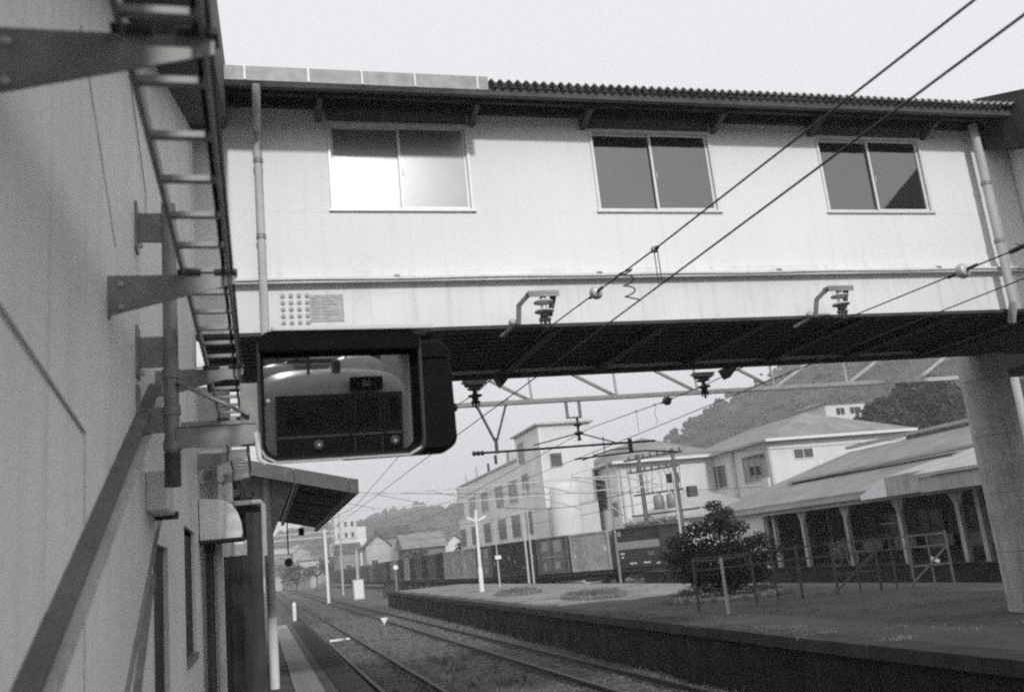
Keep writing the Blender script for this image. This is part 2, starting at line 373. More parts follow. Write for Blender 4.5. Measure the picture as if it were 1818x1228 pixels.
# hills: one height field each
def hill(name, sil, y0, y1, u0, u1, m, rough, nu=170, nv=26, back=1.35):
    """sil: list of (x/y, (z-1.6)/y) silhouette directions turned into ridge heights at distance y1"""
    def S(u):
        if u <= sil[0][0]: return sil[0][1]
        for a, b in zip(sil, sil[1:]):
            if a[0] <= u <= b[0]:
                t = (u - a[0]) / (b[0] - a[0]); return a[1] + (b[1] - a[1]) * t
        return sil[-1][1]
    mb = MB()
    for j in range(nv + 1):
        t = j / nv; y = y0 + (y1 * back - y0) * t; tt = min(1, (y - y0) / (y1 - y0)); env = math.sin(tt * math.pi / 2) ** 1.1
        if y > y1: env = 1 - (y - y1) / (y1 * back - y1) * .5
        for i in range(nu + 1):
            u = u0 + (u1 - u0) * i / nu; x = u * y1 * (.55 + .45 * y / y1)
            h = (S(u) * y1 + 1.6 + 1) * env + rough * env * (noise.fractal(Vector((x / 55, y / 55, 1)), 1, 2, 3)) + rough * .35 * env * noise.noise(Vector((x / 7, y / 7, 5)))
            mb.v.append(Vector((x, y, GZ - 1 + h)))
    for j in range(nv):
        for i in range(nu):
            a = j * (nu + 1) + i; mb.f.append([a, a + 1, a + nu + 2, a + nu + 1])
    return struct(mb.build(name, m, smooth=True))
hill('wooded_hill', [(.36, .05), (.44, .085), (.47, .108), (.515, .138), (.55, .157), (.62, .185), (.677, .205), (.8, .235), (1, .27), (1.3, .27), (1.8, .22)], 150, 430, .36, 1.9, hill_m, 9)
hill('far_ridge', [(-.6, .02), (-.2, .03), (0, .034), (.05, .045), (.09, .05), (.14, .054), (.2, .0575), (.3, .06), (.5, .06), (.9, .05)], 420, 900, -.8, 1.0, hill_m, 9)

struct(MB().add([(-60, 292, GZ - .2), (60, 292, GZ - .2), (90, 440, GZ + 12.5), (-60, 440, GZ + 12.5), (90, 470, GZ - 1), (-60, 470, GZ - 1)], [(0, 1, 2, 3), (3, 2, 4, 5)]).build('town_slope', ground_m))
def crowns(name, src, n, rmin, rmax, m, label, ymax):
    vs = [v.co for v in src.data.vertices if v.co.y < ymax and v.co.z > 6]; mb = MB()
    for k in range(n):
        c = random.choice(vs) + Vector((random.uniform(-8, 8), random.uniform(-6, 6), 0)); r_ = random.uniform(rmin, rmax); q = 6
        pr = [(.1, -.6), (.8, -.3), (1.0, .15), (.7, .65), (.15, .95)]
        k0 = len(mb.v)
        for rr, h in pr:
            for j in range(q):
                a = j * 6.283 / q + random.uniform(-.3, .3); e = rr * r_ * random.uniform(.75, 1.2); mb.v.append(Vector((c.x + e * math.cos(a), c.y + e * math.sin(a), c.z + h * r_ * random.uniform(.85, 1.2))))
        for i in range(4):
            for j in range(q): a = k0 + i * q + j; b = k0 + i * q + (j + 1) % q; mb.f.append([a, b, b + q, a + q])
        mb.f.append([k0 + 4 * q + j for j in range(q)])
    o = mb.build(name, m); o['kind'] = 'stuff'; return tag(o, label, 'woodland')
random.seed(21)
crowns('hill_woodland', bpy.data.objects['wooded_hill'], 15000, .8, 2.1, leaf_d, 'dense woodland covering the hill behind the bridge at the right', 470)
crowns('ridge_woodland', bpy.data.objects['far_ridge'], 5000, 1.6, 4.5, leaf_d, 'woodland on the distant hazy ridge at the left', 930)
# ================================================================== FOLIAGE
def foliage(mb, c, rad, n, size, fuzz=1.0):
    c = Vector(c)
    for k in range(n):
        d = Vector((random.gauss(0, 1), random.gauss(0, 1), random.gauss(0, 1))).normalized() * random.random() ** .45 * fuzz
        p = c + Vector((d.x * rad[0], d.y * rad[1], d.z * rad[2]))
        a = Vector((random.gauss(0, 1), random.gauss(0, 1), random.gauss(0, 1))).normalized() * size * random.uniform(.6, 1.4)
        b = a.orthogonal().normalized() * a.length * .55; b.rotate(Matrix.Rotation(random.random() * 6.28, 3, a.normalized()))
        mb.add([p - a, p + b, p + a, p - b], [(0, 1, 2, 3)])
# pruned tree on the opposite platform
tb = thing('garden_tree', 'dark bushy garden tree in a stone edged bed on the opposite platform', 'tree', (11.75, 22.6, 0))
mb = MB(); mb.tube([(11.9, 22.6, -.05), (11.85, 22.6, .35), (11.7, 22.55, .8), (11.75, 22.6, 1.3)], .12, 8, .06); 
limbs = [(10.8, 22.5, 1.45), (12.7, 22.7, 1.1), (11.3, 22.3, 1.85), (12.2, 22.7, 1.9), (11.75, 22.4, 2.2), (10.9, 22.7, .8), (12.9, 22.4, .75), (12.5, 22.3, 1.45)]
for p in limbs: mb.tube([(11.8, 22.6, .45 + .3 * random.random()), ((11.8 + p[0]) / 2, 22.6, (p[2] + .7) / 2 + .1), p], .05, 6, .02)
mb.build('trunk', bark, tb, smooth=True)
mb = MB(); random.seed(11)
for (x, z, rx, rz_, n) in [(10.62, 1.52, .38, .25, 420), (11.05, 1.8, .42, .22, 420), (11.75, 1.95, .3, .32, 380), (12.05, 2.15, .22, .2, 200), (11.7, 2.38, .17, .14, 130), (12.35, 1.75, .4, .25, 380), (12.85, 1.35, .35, .25, 300), (10.75, 1.05, .42, .25, 400),
                           (11.3, 1.25, .5, .3, 480), (12.1, 1.2, .5, .3, 480), (12.9, .85, .42, .25, 320), (11.1, .65, .42, .25, 330), (11.9, .7, .5, .28, 400), (12.6, .5, .35, .2, 220), (13.25, 1.05, .25, .18, 120), (10.35, 1.2, .22, .18, 120), (11.7, 1.0, 1.1, .65, 1500), (12.3, .75, .9, .5, 900), (11.0, .9, .7, .5, 700), (11.8, .4, .9, .3, 700)]:
    foliage(mb, (x, 22.6 + random.uniform(-.35, .35), z), (rx * .9, .5, rz_ * .95), n * 2, .04, 1.1)
mb.build('crown', leaf_d, tb)
def tree(x, y, h, rw, label, group, m=leaf_m, z0=GZ, size=.35, n=1500, clumps=9):
    t = thing('broadleaf_tree', label, 'tree', (x, y, z0), group=group)
    mb = MB(); mb.tube([(x, y, z0 - .3), (x + .1, y, z0 + h * .35), (x, y, z0 + h * .7)], .03 * h, 7, .012 * h)
    cl = []
    for k in range(clumps):
        a = random.random() * 6.28; q = random.random(); rr = rw * .62 * math.sqrt(random.random())
        c = (x + rr * math.cos(a), y + rr * math.sin(a), z0 + h * (.42 + .46 * q * (1 - .35 * rr / rw))); cl.append(c)
        mb.tube([(x, y, z0 + h * .4), c], .01 * h, 5, .004 * h)
    mb.build('trunk', bark, t, smooth=True)
    mb = MB()
    for c in cl:
        s_ = random.uniform(.32, .5); foliage(mb, c, (rw * s_, rw * s_, rw * s_ * .8), n // clumps, size, 1.1)
    mb.build('crown', m, t); return t
random.seed(5)
struct(MB().add([(69, 76, GZ - .1), (150, 76, GZ - .1), (150, 118, 14), (72, 118, 14), (150, 165, 14), (75, 165, 14), (69, 165, GZ), (150, 165, GZ)], [(0, 1, 2, 3), (3, 2, 4, 5), (0, 3, 5, 6)]).build('station_slope', hill_m))
spots = [(72, 92, 13, 4.2), (78, 95, 15, 4.6), (83, 97, 14.5, 4.8), (89, 99, 13.5, 5), (95, 100, 14.5, 5), (66.5, 84, 12, 3.6), (103, 101, 15, 5.2), (70, 78, 11.0, 3.4), (111, 101, 14, 5), (75.5, 80, 11, 3.6)]
words = ['leftmost', 'second', 'third', 'fourth', 'fifth', 'lower left', 'sixth', 'lower middle', 'rightmost', 'lower right']
for i, (x, y, h, r) in enumerate(spots):
    tree(x, y, h, r, '%s of the dark trees on the slope behind the long station roof' % words[i], 'dark trees on the slope behind the station', leaf_d, max(GZ, (y - 80) * .33) - .3, .4, 2600)
for i, (x, y, h, r) in enumerate([(21.5, 128, 5.5, 2.6), (24, 131, 5, 2.2), (6.5, 190, 6, 4), (11, 200, 6.5, 4), (27.5, 129, 6.0, 2.4)]):
    tree(x, y, h, r, ['small bush between the low houses behind the goods train', 'bush under the gabled house by the concrete building', 'leafy tree at the bend where the tracks vanish', 'darker tree beside the far end of the goods train', 'bush close to the concrete building behind the pale containers'][i], 'trees beyond the tracks', leaf_m, GZ, .25, 700, 6)

# ================================================================== LEFT STAIR HALL
WX = -.54
def zb(y): return 6.30 + .385 * (y - 9.3)          # wall top / soffit line of the sloping roof
hall = thing('stair_hall', 'tall grey clad stair hall rising to the footbridge along the left edge', 'building', (WX, 5, 0))
MB().prism([(-3, 0), (9.28, 0), (9.28, zb(9.28)), (-3, zb(-3) if zb(-3) > 0 else 1.6)], 'X', WX - .18, WX - .03).build('backing_wall', steel_dd, hall)
MB().box(WX - 4, WX - .2, 9.1, 9.28, 0, 7).build('end_wall', wall_grey, hall)
openings = [(5.22, 6.02, 0, 1.86), (7.3, 8.42, 1.07, 2.07)]
yb = [-2.9 + .62 * k for k in range(13)] + [5.22, 6.02, 6.66, 7.3, 7.86, 8.42, 8.85, 9.29]
g = .0012
for a, b in zip(yb, yb[1:]):
    o = [q for q in openings if q[0] <= a + .01 and q[1] >= b - .01]
    segs = [(0, None)] if not o else [(0, o[0][2]), (o[0][3], None)]
    for z0, z1 in segs:
        if z1 is not None and z1 - z0 < .05: continue
        pa = [(a + g, z0), (b - g, z0), (b - g, (z1 if z1 is not None else max(zb(b), 1.7))), (a + g, (z1 if z1 is not None else max(zb(a), 1.65)))]
        e = random.uniform(-.001, .001)
        MB().prism(pa, 'X', WX - .03, WX + e).build('cladding_panel', wall_grey, hall, bevel=.0015)
# doorway and window fill
d = MB().box(WX - .12, WX - .09, 5.22, 6.02, 0, 1.86).build('door', pane_m, hall); MB().box(WX - .10, WX - .075, 5.26, 5.30, .1, 1.8).box(WX - .10, WX - .075, 5.3, 5.98, 1.55, 1.6).build('door_rail', galv, d)
MB().box(WX - .09, WX - .06, 5.9, 5.93, .85, 1.05).build('handle', galv_l, d)
wn = MB().box(WX - .11, WX - .03, 7.3, 7.34, 1.07, 2.07).box(WX - .11, WX - .03, 8.38, 8.42, 1.07, 2.07).box(WX - .11, WX - .03, 7.34, 8.38, 2.03, 2.07).box(WX - .11, WX + .02, 7.34, 8.38, 1.05, 1.1).box(WX - .11, WX - .05, 7.84, 7.88, 1.1, 2.03).build('window', galv, hall)
MB().box(WX - .09, WX - .08, 7.34, 8.38, 1.1, 2.03).build('pane', pane_m, wn)
# sloping roof slab with deep fascia
def rtop(y): return 7.04 + .36 * (y - 9.3)
MB().prism([(-3, zb(-3)), (9.35, zb(9.35)), (9.35, rtop(9.35)), (-3, rtop(-3))], 'X', -5, -.2).build('roof', steel_dd, hall)
MB().prism([(-3, zb(-3) + .05), (9.3, zb(9.3) + .05), (9.3, rtop(9.3) + .03), (-3, rtop(-3) + .03)], 'X', -.2, -.175).build('fascia', steel_d, hall)
# stringer and flashings running down the wall
MB().beam((WX + .014, .6, .614), (WX + .014, 5.13, 2.68), .03, .09, up=(1, 0, 0)).build('stringer', pole_m, hall, bevel=.006)
MB().beam((WX + .008, .6, .50), (WX + .008, 5.3, 2.645),   .016, .10, up=(1, 0, 0)).build('flashing', conc_l, hall)
MB().beam((WX + .008, 3.0, .60), (WX + .008, 5.5, 2.0), .016, .02, up=(1, 0, 0)).build('flashing', galv, hall)
MB().beam((WX + .008, 3.6, .60), (WX + .008, 5.0, 1.69), .016, .05, up=(1, 0, 0)).build('flashing', galv, hall)
# joint running down over the upper wall, thin conduit
MB().tube([(WX + .006, 2.0, 2.27), (WX + .006, 3.2, 2.13)], .0045, 6).tube([(WX + .006, 3.2, 2.13), (WX + .006, 3.22, 1.0)], .002, 5).build('conduit', galv_l, hall)
MB().tube([(WX + .004, 3.1, 3.55), (WX + .004, 3.9, 3.02)], .002, 5).build('conduit', galv_l, hall)
MB().tube([(WX + .01, 3.2, 4.2), (WX + .01, 4.25, 4.1), (WX + .01, 4.95, 3.72), (WX + .01, 4.95, 3.5)], .004, 5).build('conduit', galv_l, hall)
# small hood over the door
hd = MB().prism([(4.9, 2.0), (5.3, 2.0), (5.3, 2.16), (4.9, 2.2)], 'X', WX, WX + .1).build('door_hood', wall_grey, hall, bevel=.01)
MB().box(WX, WX + .12, 5.3, 5.33, 1.98, 2.02).build('hood_trim', steel_d, hd)
# corner pilaster beyond the hall with round hood and pipes
pil = thing('corner_annex', 'narrow pale annex wall at the far end of the grey stair hall with pipes', 'wall', (-.5, 9.5, 0))
MB().box(-.9, -.36, 9.5, 9.9, 0, 2.92).build('wall', wall_grey, pil, bevel=.01)
MB().box(-.62, -.33, 9.42, 9.5, 2.6, 2.92).build('lintel', wall_grey, pil)
MB().tube([(-.47, 9.4, 0), (-.47, 9.4, 2.0)], .04, 10).build('drain_pipe', steel_d, pil, smooth=True)
MB().tube([(-.385, 9.38, 0), (-.385, 9.38, 2.02)], .035, 10).build('drain_pipe', conc_l, pil, smooth=True)
MB().tube([(-.47, 9.4, 1.93), (-.47, 9.4, 2.03)], .055, 10).build('pipe_collar', steel_dd, pil, smooth=True)
MB().box(-.5, -.40, 9.38, 9.5, 2.62, 2.72).build('bracket', galv, pil); MB().box(-.43, -.38, 9.36, 9.5, 2.35, 2.78).build('bracket', galv, pil)
aw = thing('rounded_awning', 'small pale awning with rounded outer edge fixed beside the stair hall end', 'awning', (-.5, 9.3, 2.2))
pr = [(-.53, 2.03), (-.17, 2.03), (-.155, 2.08)] + [(-.155 - .2 * (1 - math.cos(t)), 2.08 + .31 * math.sin(t)) for t in (.3, .6, .9, 1.2, 1.5)] + [(-.53, 2.41)]
MB().prism(pr, 'Y', 9.0, 9.4).build('shell', wall_grey, aw, smooth=False)
MB().box(-.54, -.14, 8.97, 9.42, 2.005, 2.027).build('drip_edge', steel_dd, aw)

# ================================================================== FOOTBRIDGE
Y0, Y1 = 9.3, 11.97
XL, XR = WX, 10.3
fb = thing('footbridge', 'white enclosed station footbridge with three sliding windows spanning the tracks', 'footbridge', (0, Y0, 4.03))
wins = [(.86, 2.44), (3.92, 5.5), (7.0, 8.58)]
SILL, HEAD = 5.37, 6.43
MB().box(XL, XR, Y0 + .03, Y0 + .12, 4.56, SILL).build('inner_wall', header, fb)
xs = [XL] + [v for q in wins for v in q] + [XR]
for i in range(0, len(xs), 2): MB().box(xs[i], xs[i + 1], Y0 + .03, Y0 + .12, SILL, 6.7).build('inner_wall', header, fb)
# panels under the sills and between the windows
cuts = [XL, .86, 2.44, 3.92, 5.5, 7.0, 8.58, XR]
for a, b in ((XL, 4.7), (4.7, XR)):
    MB().box(a + .0007, b - .0007, Y0 + random.uniform(-.0015, .0015), Y0 + .03, 4.62, SILL - .0015).build('wall_panel', white, fb)
for i in range(0, len(xs), 2):
    MB().box(xs[i] + .0007, xs[i + 1] - .0007, Y0 + random.uniform(-.001, .001), Y0 + .03, SILL, 6.7).build('wall_panel', white, fb)
MB().box(XL, XR, Y1 - .1, Y1, 4.03, 6.7).build('rear_wall', white, fb)
for wi, (a, b) in enumerate(wins):
    wo = thing('window', '', '', (a, Y0, SILL)); del wo['label']; del wo['category']; wo.parent = fb; wo.location = Vector((a, Y0, SILL)) - org(fb)
    lab(wo, ['window with bright reflections in its panes', 'grey middle window', 'grey window near the right end'][wi])
    t = .035; m_ = (a + b) / 2
    MB().box(a, a + t, Y0 - .02, Y0 + .09, SILL, HEAD).box(b - t, b, Y0 - .02, Y0 + .09, SILL, HEAD).box(a + t, b - t, Y0 - .02, Y0 + .09, HEAD - t, HEAD).box(a - .02, b + .02, Y0 - .035, Y0 + .09, SILL - .0, SILL + .03).build('frame', alu, wo, bevel=.004)
    for q, (x0, x1, yy) in enumerate(((a + t, m_ + .02, .05), (m_ - .02, b - t, .025))):
        s_ = .03
        MB().box(x0, x0 + s_, Y0 + yy, Y0 + yy + .022, SILL + .03, HEAD - t).box(x1 - s_, x1, Y0 + yy, Y0 + yy + .022, SILL + .03, HEAD - t).box(x0 + s_, x1 - s_, Y0 + yy, Y0 + yy + .022, SILL + .03, SILL + .075).box(x0 + s_, x1 - s_, Y0 + yy, Y0 + yy + .022, HEAD - t - .025, HEAD - t).build('sash', alu, wo)
        MB().box(x0 + s_, x1 - s_, Y0 + yy + .008, Y0 + yy + .014, SILL + .075, HEAD - t - .025).build('pane', (pane_w if (wi == 0) else pane_g), wo)
    MB().box(m_ + .022, m_ + .03, Y0 + .015, Y0 + .025, 5.82, 5.90).build('latch', alu, wo)
    MB().box(a + .0, b - .0, Y0 - .012, Y0 + .05, HEAD + .004, 6.72).build('header_panel', header, fb)
# ledge flange with cable, girder web
MB().box(XL, XR, Y0 - .10, Y0 + .02, 4.585, 4.61).build('ledge', girder_white, fb)
MB().prism([(Y0 - .10, 4.55), (Y0 - .085, 4.55), (Y0 - .085, 4.585), (Y0 - .10, 4.585)], 'X', XL, XR).build('ledge_lip', girder_white, fb)
MB().prism([(Y0 - .02, 4.612), (Y0 - .0, 4.612), (Y0 - .0, 4.70), (Y0 - .012, 4.70)], 'X', XL, XR).build('kick_plate', girder_white, fb)
MB().tube([(x, Y0 - .115, 4.572 + .004 * math.sin(x * 3)) for x in [XL + .1 + .25 * k for k in range(43)]], .005, 6).build('ledge_cable', wire_m, fb)
MB().box(XL, XR, Y0 + .0, Y0 + .03, 4.05, 4.585).build('girder_web', girder_white, fb)
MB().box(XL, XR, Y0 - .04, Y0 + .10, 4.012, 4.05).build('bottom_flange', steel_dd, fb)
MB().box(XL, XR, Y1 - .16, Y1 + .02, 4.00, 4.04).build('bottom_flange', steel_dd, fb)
for k in range(4): 
    x = 1.5 + 2.3 * k; MB().box(x - .03, x + .03, Y0 - .105, Y0, 4.60, 4.625).build('cable_clip', galv, fb)
# ribbed underside: sheets and joists
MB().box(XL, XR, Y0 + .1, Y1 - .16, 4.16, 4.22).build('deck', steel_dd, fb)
rb = MB().box(0, XR - XL, -.05, .05, -.06, 0).mesh('deck_rib', steel_dd)
for k in range(12): piece('deck_rib', rb, fb, (XL, Y0 + .28 + k * .2, 4.158))
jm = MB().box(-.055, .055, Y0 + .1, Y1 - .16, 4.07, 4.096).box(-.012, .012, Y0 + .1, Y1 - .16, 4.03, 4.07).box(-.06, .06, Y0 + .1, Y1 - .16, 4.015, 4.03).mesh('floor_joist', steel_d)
for k in range(8): piece('floor_joist', jm, fb, (.6 + 1.35 * k, 0, 0)) 
# knee brace under the left end
MB().beam((.12, 11.7, 4.5), (-.55, 11.7, 3.86), .06, .11).build('knee_brace', girder_white, fb)
MB().box(-.75, -.3, 11.6, 11.9, 0, 4.0).build('support_column', girder_white, fb)
MB().beam((.9, 10.4, 4.0), (-.5, 10.4, 3.75), .08, .12).build('knee_brace', steel_dd, fb)
# bolt grid and data plate
bolt = MB().lathe((0, 0, 0), [(.026, 0), (.026, .012), (.016, .02)], 6, (0, -1, 0)).mesh('bolt', conc_l)
for i in range(4):
    for j in range(6): piece('bolt', bolt, fb, (.315 + .082 * i, Y0, 4.44 - .072 * j))
pl = MB().box(.585, .93, Y0 - .008, Y0, 4.155, 4.445).build('data_plate', plate_m, fb)
for j in range(7):
    for x0, x1 in ((.60, .66 + .03 * (j % 2)), (.71, .78 + .05 * (j % 3)), ):
        MB().box(x0, min(x1, .91), Y0 - .011, Y0 - .008, 4.405 - j * .036, 4.417 - j * .036).build('engraved_line', galv, pl)
# roof: corrugated sheets, one per 0.9 m, waves running down the slope
def corr_sheet(w_, run, rise, pitch=.1, amp=.021, th=.01):
    mb = MB(); n = int(w_ / pitch * 8)
    for s_, e in ((0, 0), (1, th)):
        for k in range(n + 1):
            x = w_ * k / n; z = amp * math.cos(2 * math.pi * x / pitch)
            mb.v.append(Vector((x, 0, z + e))); mb.v.append(Vector((x, run, z + rise + e)))
    N = 2 * (n + 1)
    for k in range(n):
        a = 2 * k; mb.f.append([a, a + 1, a + 3, a + 2]); mb.f.append([N + a, N + a + 2, N + a + 3, N + a + 1]); mb.f.append([a, a + 2, N + a + 2, N + a])
    return mb.mesh('roof_sheet', corr, smooth=False)
sh = corr_sheet(.9, 1.98, .46)
for k in range(17): piece('roof_sheet', sh, fb, (-.6 + .9 * k, 8.66, 6.635 + random.uniform(0, .006)))
sh2 = MB().prism([(10.64, 7.12), (12.5, 6.78), (12.5, 6.8), (10.64, 7.16)], 'X', XL, XR).build('rear_roof', corr, fb)
MB().box(XL, XR + 4, 8.76, 8.83, 6.525, 6.62).build('eaves_purlin', steel_d, fb)
MB().box(XL, XR, 9.05, 9.11, 6.60, 6.70).build('eaves_purlin', steel_dd, fb)
MB().box(XL, XR, 9.24, 9.32, 6.56, 6.74).build('wall_plate', steel_dd, fb)
for x in (.78, 2.5, 3.85, 5.56, 6.93, 8.65, 9.9): MB().prism([(8.95, 6.50), (9.3, 6.41), (9.3, 6.56), (8.95, 6.56)], 'X', x - .03, x + .03).build('eaves_bracket', steel_d, fb)
gt = MB().box(-.18, 2.52, 8.52, 8.53, 6.445, 6.605).box(-.18, 2.52, 8.53, 8.62, 6.44, 6.45).box(-.18, 2.52, 8.62, 8.63, 6.445, 6.605).box(2.51, 2.52, 8.53, 8.62, 6.45, 6.605).build('gutter', galv, fb, bevel=.004)
for x in (.02, .64, 1.18, 1.73, 2.4): MB().box(x - .010, x + .010, 8.508, 8.52, 6.45, 6.61).build('gutter_strap', galv_l, gt)
dp = MB().tube([(.125, 8.57, 6.445), (.125, 8.62, 6.36), (.125, 9.1, 6.2), (.125, 9.18, 6.0), (.125, 9.18, 4.62), (.125, 9.12, 4.55), (.125, 9.12, 3.6)], .042, 12).build('downpipe', conc_l, fb, smooth=True)
for z in (5.86, 5.02): MB().tube([(.125, 9.18, z), (.125, 9.18, z + .05)], .05, 12).build('pipe_socket', galv, dp, smooth=True)
dp = MB().tube([(9.34, 9.12, 6.56), (9.34, 9.12, 6.3), (9.34, 9.12, 4.1), (9.42, 9.3, 3.9)], .055, 12).build('downpipe', conc_l, fb, smooth=True)
for z in (5.7, 4.9): MB().tube([(9.34, 9.12, z), (9.34, 9.12, z + .05)], .065, 12).build('pipe_socket', galv, dp, smooth=True)

# right stair hall and pier
rh = thing('stair_hall', 'stair hall at the right end of the footbridge under a dark sloping roof', 'building', (10.3, 9, 0))
MB().prism([(3, 2.0), (9.28, 2.0), (9.28, 6.3), (3, 3.9)], 'X', 10.0, 10.12).build('side_wall', wall_grey, rh)
MB().prism([(3.5, zb(3.5)), (9.3, 6.3), (9.3, 7.05), (3.5, rtop(3.5))], 'X', 9.62, 14).build('roof', steel_dd, rh)
MB().box(13.35, 14.5, 11.9, 14.4, 4.03, 7.0).build('landing_box', steel_dd, rh)
MB().box(10.31, 14.5, 9.32, 11.97, 4.06, 7.0).build('landing_wall', wall_grey, rh); MB().box(10.31, 14.5, 9.32, 11.97, 4.0, 4.055).build('landing_floor', steel_dd, rh)
pr_ = thing('bridge_pier', 'thick round concrete pier standing on the opposite platform under the bridge', 'pier', (11.4, 12.2, 0))
MB().tube([(11.5, 12.15, 0), (11.5, 12.15, 4.03)], .365, 28).build('shaft', concrete, pr_, smooth=True)
[MB().tube([(11.5, 12.15, z), (11.5, 12.15, z + .012)], .367, 28).build('formwork_joint', galv, pr_, smooth=True) for z in (.9, 1.8, 2.7, 3.6)]

# ================================================================== WALL FITTINGS: cable ladder, brackets, mirror
cl = thing('cable_ladder', 'long grey cable ladder running along the stair hall wall above the platform', 'cable tray', (-.17, 0, 2.84))
for x in (-.255, -.085): MB().box(x - .006, x + .006, .9, 24, 2.825, 2.875).box(x - .006 - (.014 if x < -.2 else 0), x + .006 + (.014 if x > -.2 else 0), .9, 24, 2.871, 2.877).build('side_rail', tray_s, cl)
rg = MB().box(-.079, .079, -.014, .014, -.009, .009).mesh('rung', tray_s)
for k in range(76): piece('rung', rg, cl, (-.17, 1.32 + .298 * k, 2.846))
MB().tube([(-.10, 1, 2.88), (-.10, 2.6, 2.865), (-.105, 4.2, 2.868), (-.11, 7, 2.866)], .008, 6).build('cable', black, cl)
gm = MB()
prb = [(WX, -.16), (WX, 0), (-.06, 0), (-.06, -.035)]
gm.prism(prb, 'Y', -.003, .003); gm.box(WX, -.055, -.003, .042, 0, .006); gm.box(WX, WX + .008, .003, .045, -.16, 0)
me_b = gm.mesh('tray_bracket', tray_s); bz = 2.822
ym = [1.98, 3.70, 5.42, 7.2, 9.02, 10.8, 12.6, 14.4]
br_names = ['tray bracket nearest the camera at the top left', 'tray bracket crossing in front of the mirror post', 'tray bracket directly behind the mirror post', 'tray bracket just above the mirror arm', 'tray bracket just below the mirror arm', 'tray bracket at the bridge end', 'second last visible tray bracket', 'farthest visible tray bracket']
for i, y in enumerate(ym):
    b = thing('tray_bracket', br_names[i], 'bracket', (0, y, bz), group='triangular brackets carrying the cable ladder')
    o = bpy.data.objects.new('bracket_plate', me_b); col.objects.link(o); o.parent = b; ORG[o.name] = Vector((0, y, bz))
    if i < 4:
        nb = MB().lathe((0, 0, 0), [(.011, 0), (.011, .008), (.006, .01)], 6, (0, -1, 0)).mesh('bolt', galv_l) if i == 0 else nb
        for z in (-.03, -.125): piece('bolt', nb, b, (WX + .05, y - .003, bz + z))
    if i < 4: [MB().box(q, q + .09, y - .02, y + .04, bz + .006, bz + .022).build('clamp', steel_dd, b) for q in (-.14, -.28)]
# mirror on its post
PX, PY = -.385, 4.6
mp = thing('mirror_post', 'round grey steel post with stand-off plates bolted to the stair hall wall', 'post', (PX, PY, 2.0))
MB().tube([(PX, PY, 2.24), (PX, PY, 3.5)], .035, 16).build('pipe', galv, mp, smooth=True)
MB().tube([(PX, PY, 2.08), (PX, PY, 2.24)], .038, 16).build('pipe_end', steel_d, mp, smooth=True)
for z in (3.3, 2.66, 2.37): MB().box(WX, PX - .02, PY - .01, PY + .01, z - (.03 if z < 2.5 else 0), z + (.09 if z < 2.5 else .15)).box(WX, WX + .012, PY - .05, PY + .05, z - .05, z + .2).build('standoff_plate', galv, mp)
for z in (2.25, 2.42, 2.6): MB().tube([(PX, PY, z), (PX, PY, z + .045)], .042, 16).build('clamp_band', galv, mp, smooth=True)
bm_ = MB().lathe((0, 0, 0), [(.013, 0), (.013, .015), (.007, .022)], 6, (0, -1, 0)).mesh('bolt', galv_l)
for z in (3.26, 2.62): piece('bolt', bm_, mp, (WX + .03, PY - .05, z))
ar = MB().box(PX + .02, .0, PY - .035, PY - .02, 2.255, 2.355).box(PX + .02, .0, PY - .035, PY + .02, 2.35, 2.356).build('arm', galv, mp)
MB().beam((PX + .03, PY - .015, 2.575), (-.03, PY - .015, 2.40), .012, .055, up=(0, 1, 0)).build('diagonal_arm', galv, mp)
MB().box(-.07, .03, PY + .0, PY + .015, 2.25, 2.56).build('mounting_plate', galv, mp)
MB().tube([(.0, PY - .1, 2.30), (.012, PY - .1, 2.17), (.04, PY - .1, 2.145)], .012, 8).build('stay', alu, mp, smooth=True)
# platform mirror; local frame: x right, z up, -y towards the viewer
Cm = Vector((.415, 4.60, 2.475)); T = Vector((2.95, -8.6, 2.22))
nrm = ((CAM - Cm).normalized() + (T - Cm).normalized()).normalized()
rotM = Matrix((nrm.cross(Vector((0, 0, 1))).normalized() * -1, -nrm, (nrm.cross(nrm.cross(Vector((0, 0, 1))))).normalized() * -1)).transposed()
if rotM.determinant() < 0: rotM.col[0] = -rotM.col[0]
def rrect(w_, h_, r, n=6):
    pts = []
    for cx, cz, a0 in ((w_ / 2 - r, h_ / 2 - r, 0), (-w_ / 2 + r, h_ / 2 - r, 90), (-w_ / 2 + r, -h_ / 2 + r, 180), (w_ / 2 - r, -h_ / 2 + r, 270)):
        for k in range(n + 1): a = R(a0 + 90 * k / n); pts.append((cx + r * math.cos(a), cz + r * math.sin(a)))
    return pts
def ring(mb, loops):
    """loops: list of (pts2d, y); joins successive loops"""
    n = len(loops[0][0]); k0 = len(mb.v)
    for pts, y in loops: mb.v += [Vector((p[0], y, p[1])) for p in pts]
    for i in range(len(loops) - 1):
        for j in range(n):
            a = k0 + i * n + j; b = k0 + i * n + (j + 1) % n; mb.f.append([a, b, b + n, a + n])
    return mb
mir = thing('platform_mirror', 'black hooded rectangular platform mirror reflecting the front of a train', 'mirror', Cm)
mir.rotation_mode = 'QUATERNION'; mir.rotation_quaternion = rotM.to_quaternion()
MW, MH = .80, .63
mb = MB(); L = lambda dw, dz=0: [(p[0], p[1] + dz) for p in rrect(MW - dw, MH - dw, .07)]
ring(mb, [(L(.03), .10), (L(0), .08), (L(0), -.09), (L(.012), -.1), (L(.03), -.09), (L(.05), .0), (L(.07), .012)])
mb.f.append(list(range(28))[::-1])
mb.build('housing', black, mir, smooth=True, world=False)
mb = MB(); ring(mb, [(L(.0), -.094), (L(-.008), -.102), (L(-.008), -.112), (L(.008), -.114), (L(.022), -.100)])
mb.build('rim', steel_dd, mir, smooth=True, world=False)
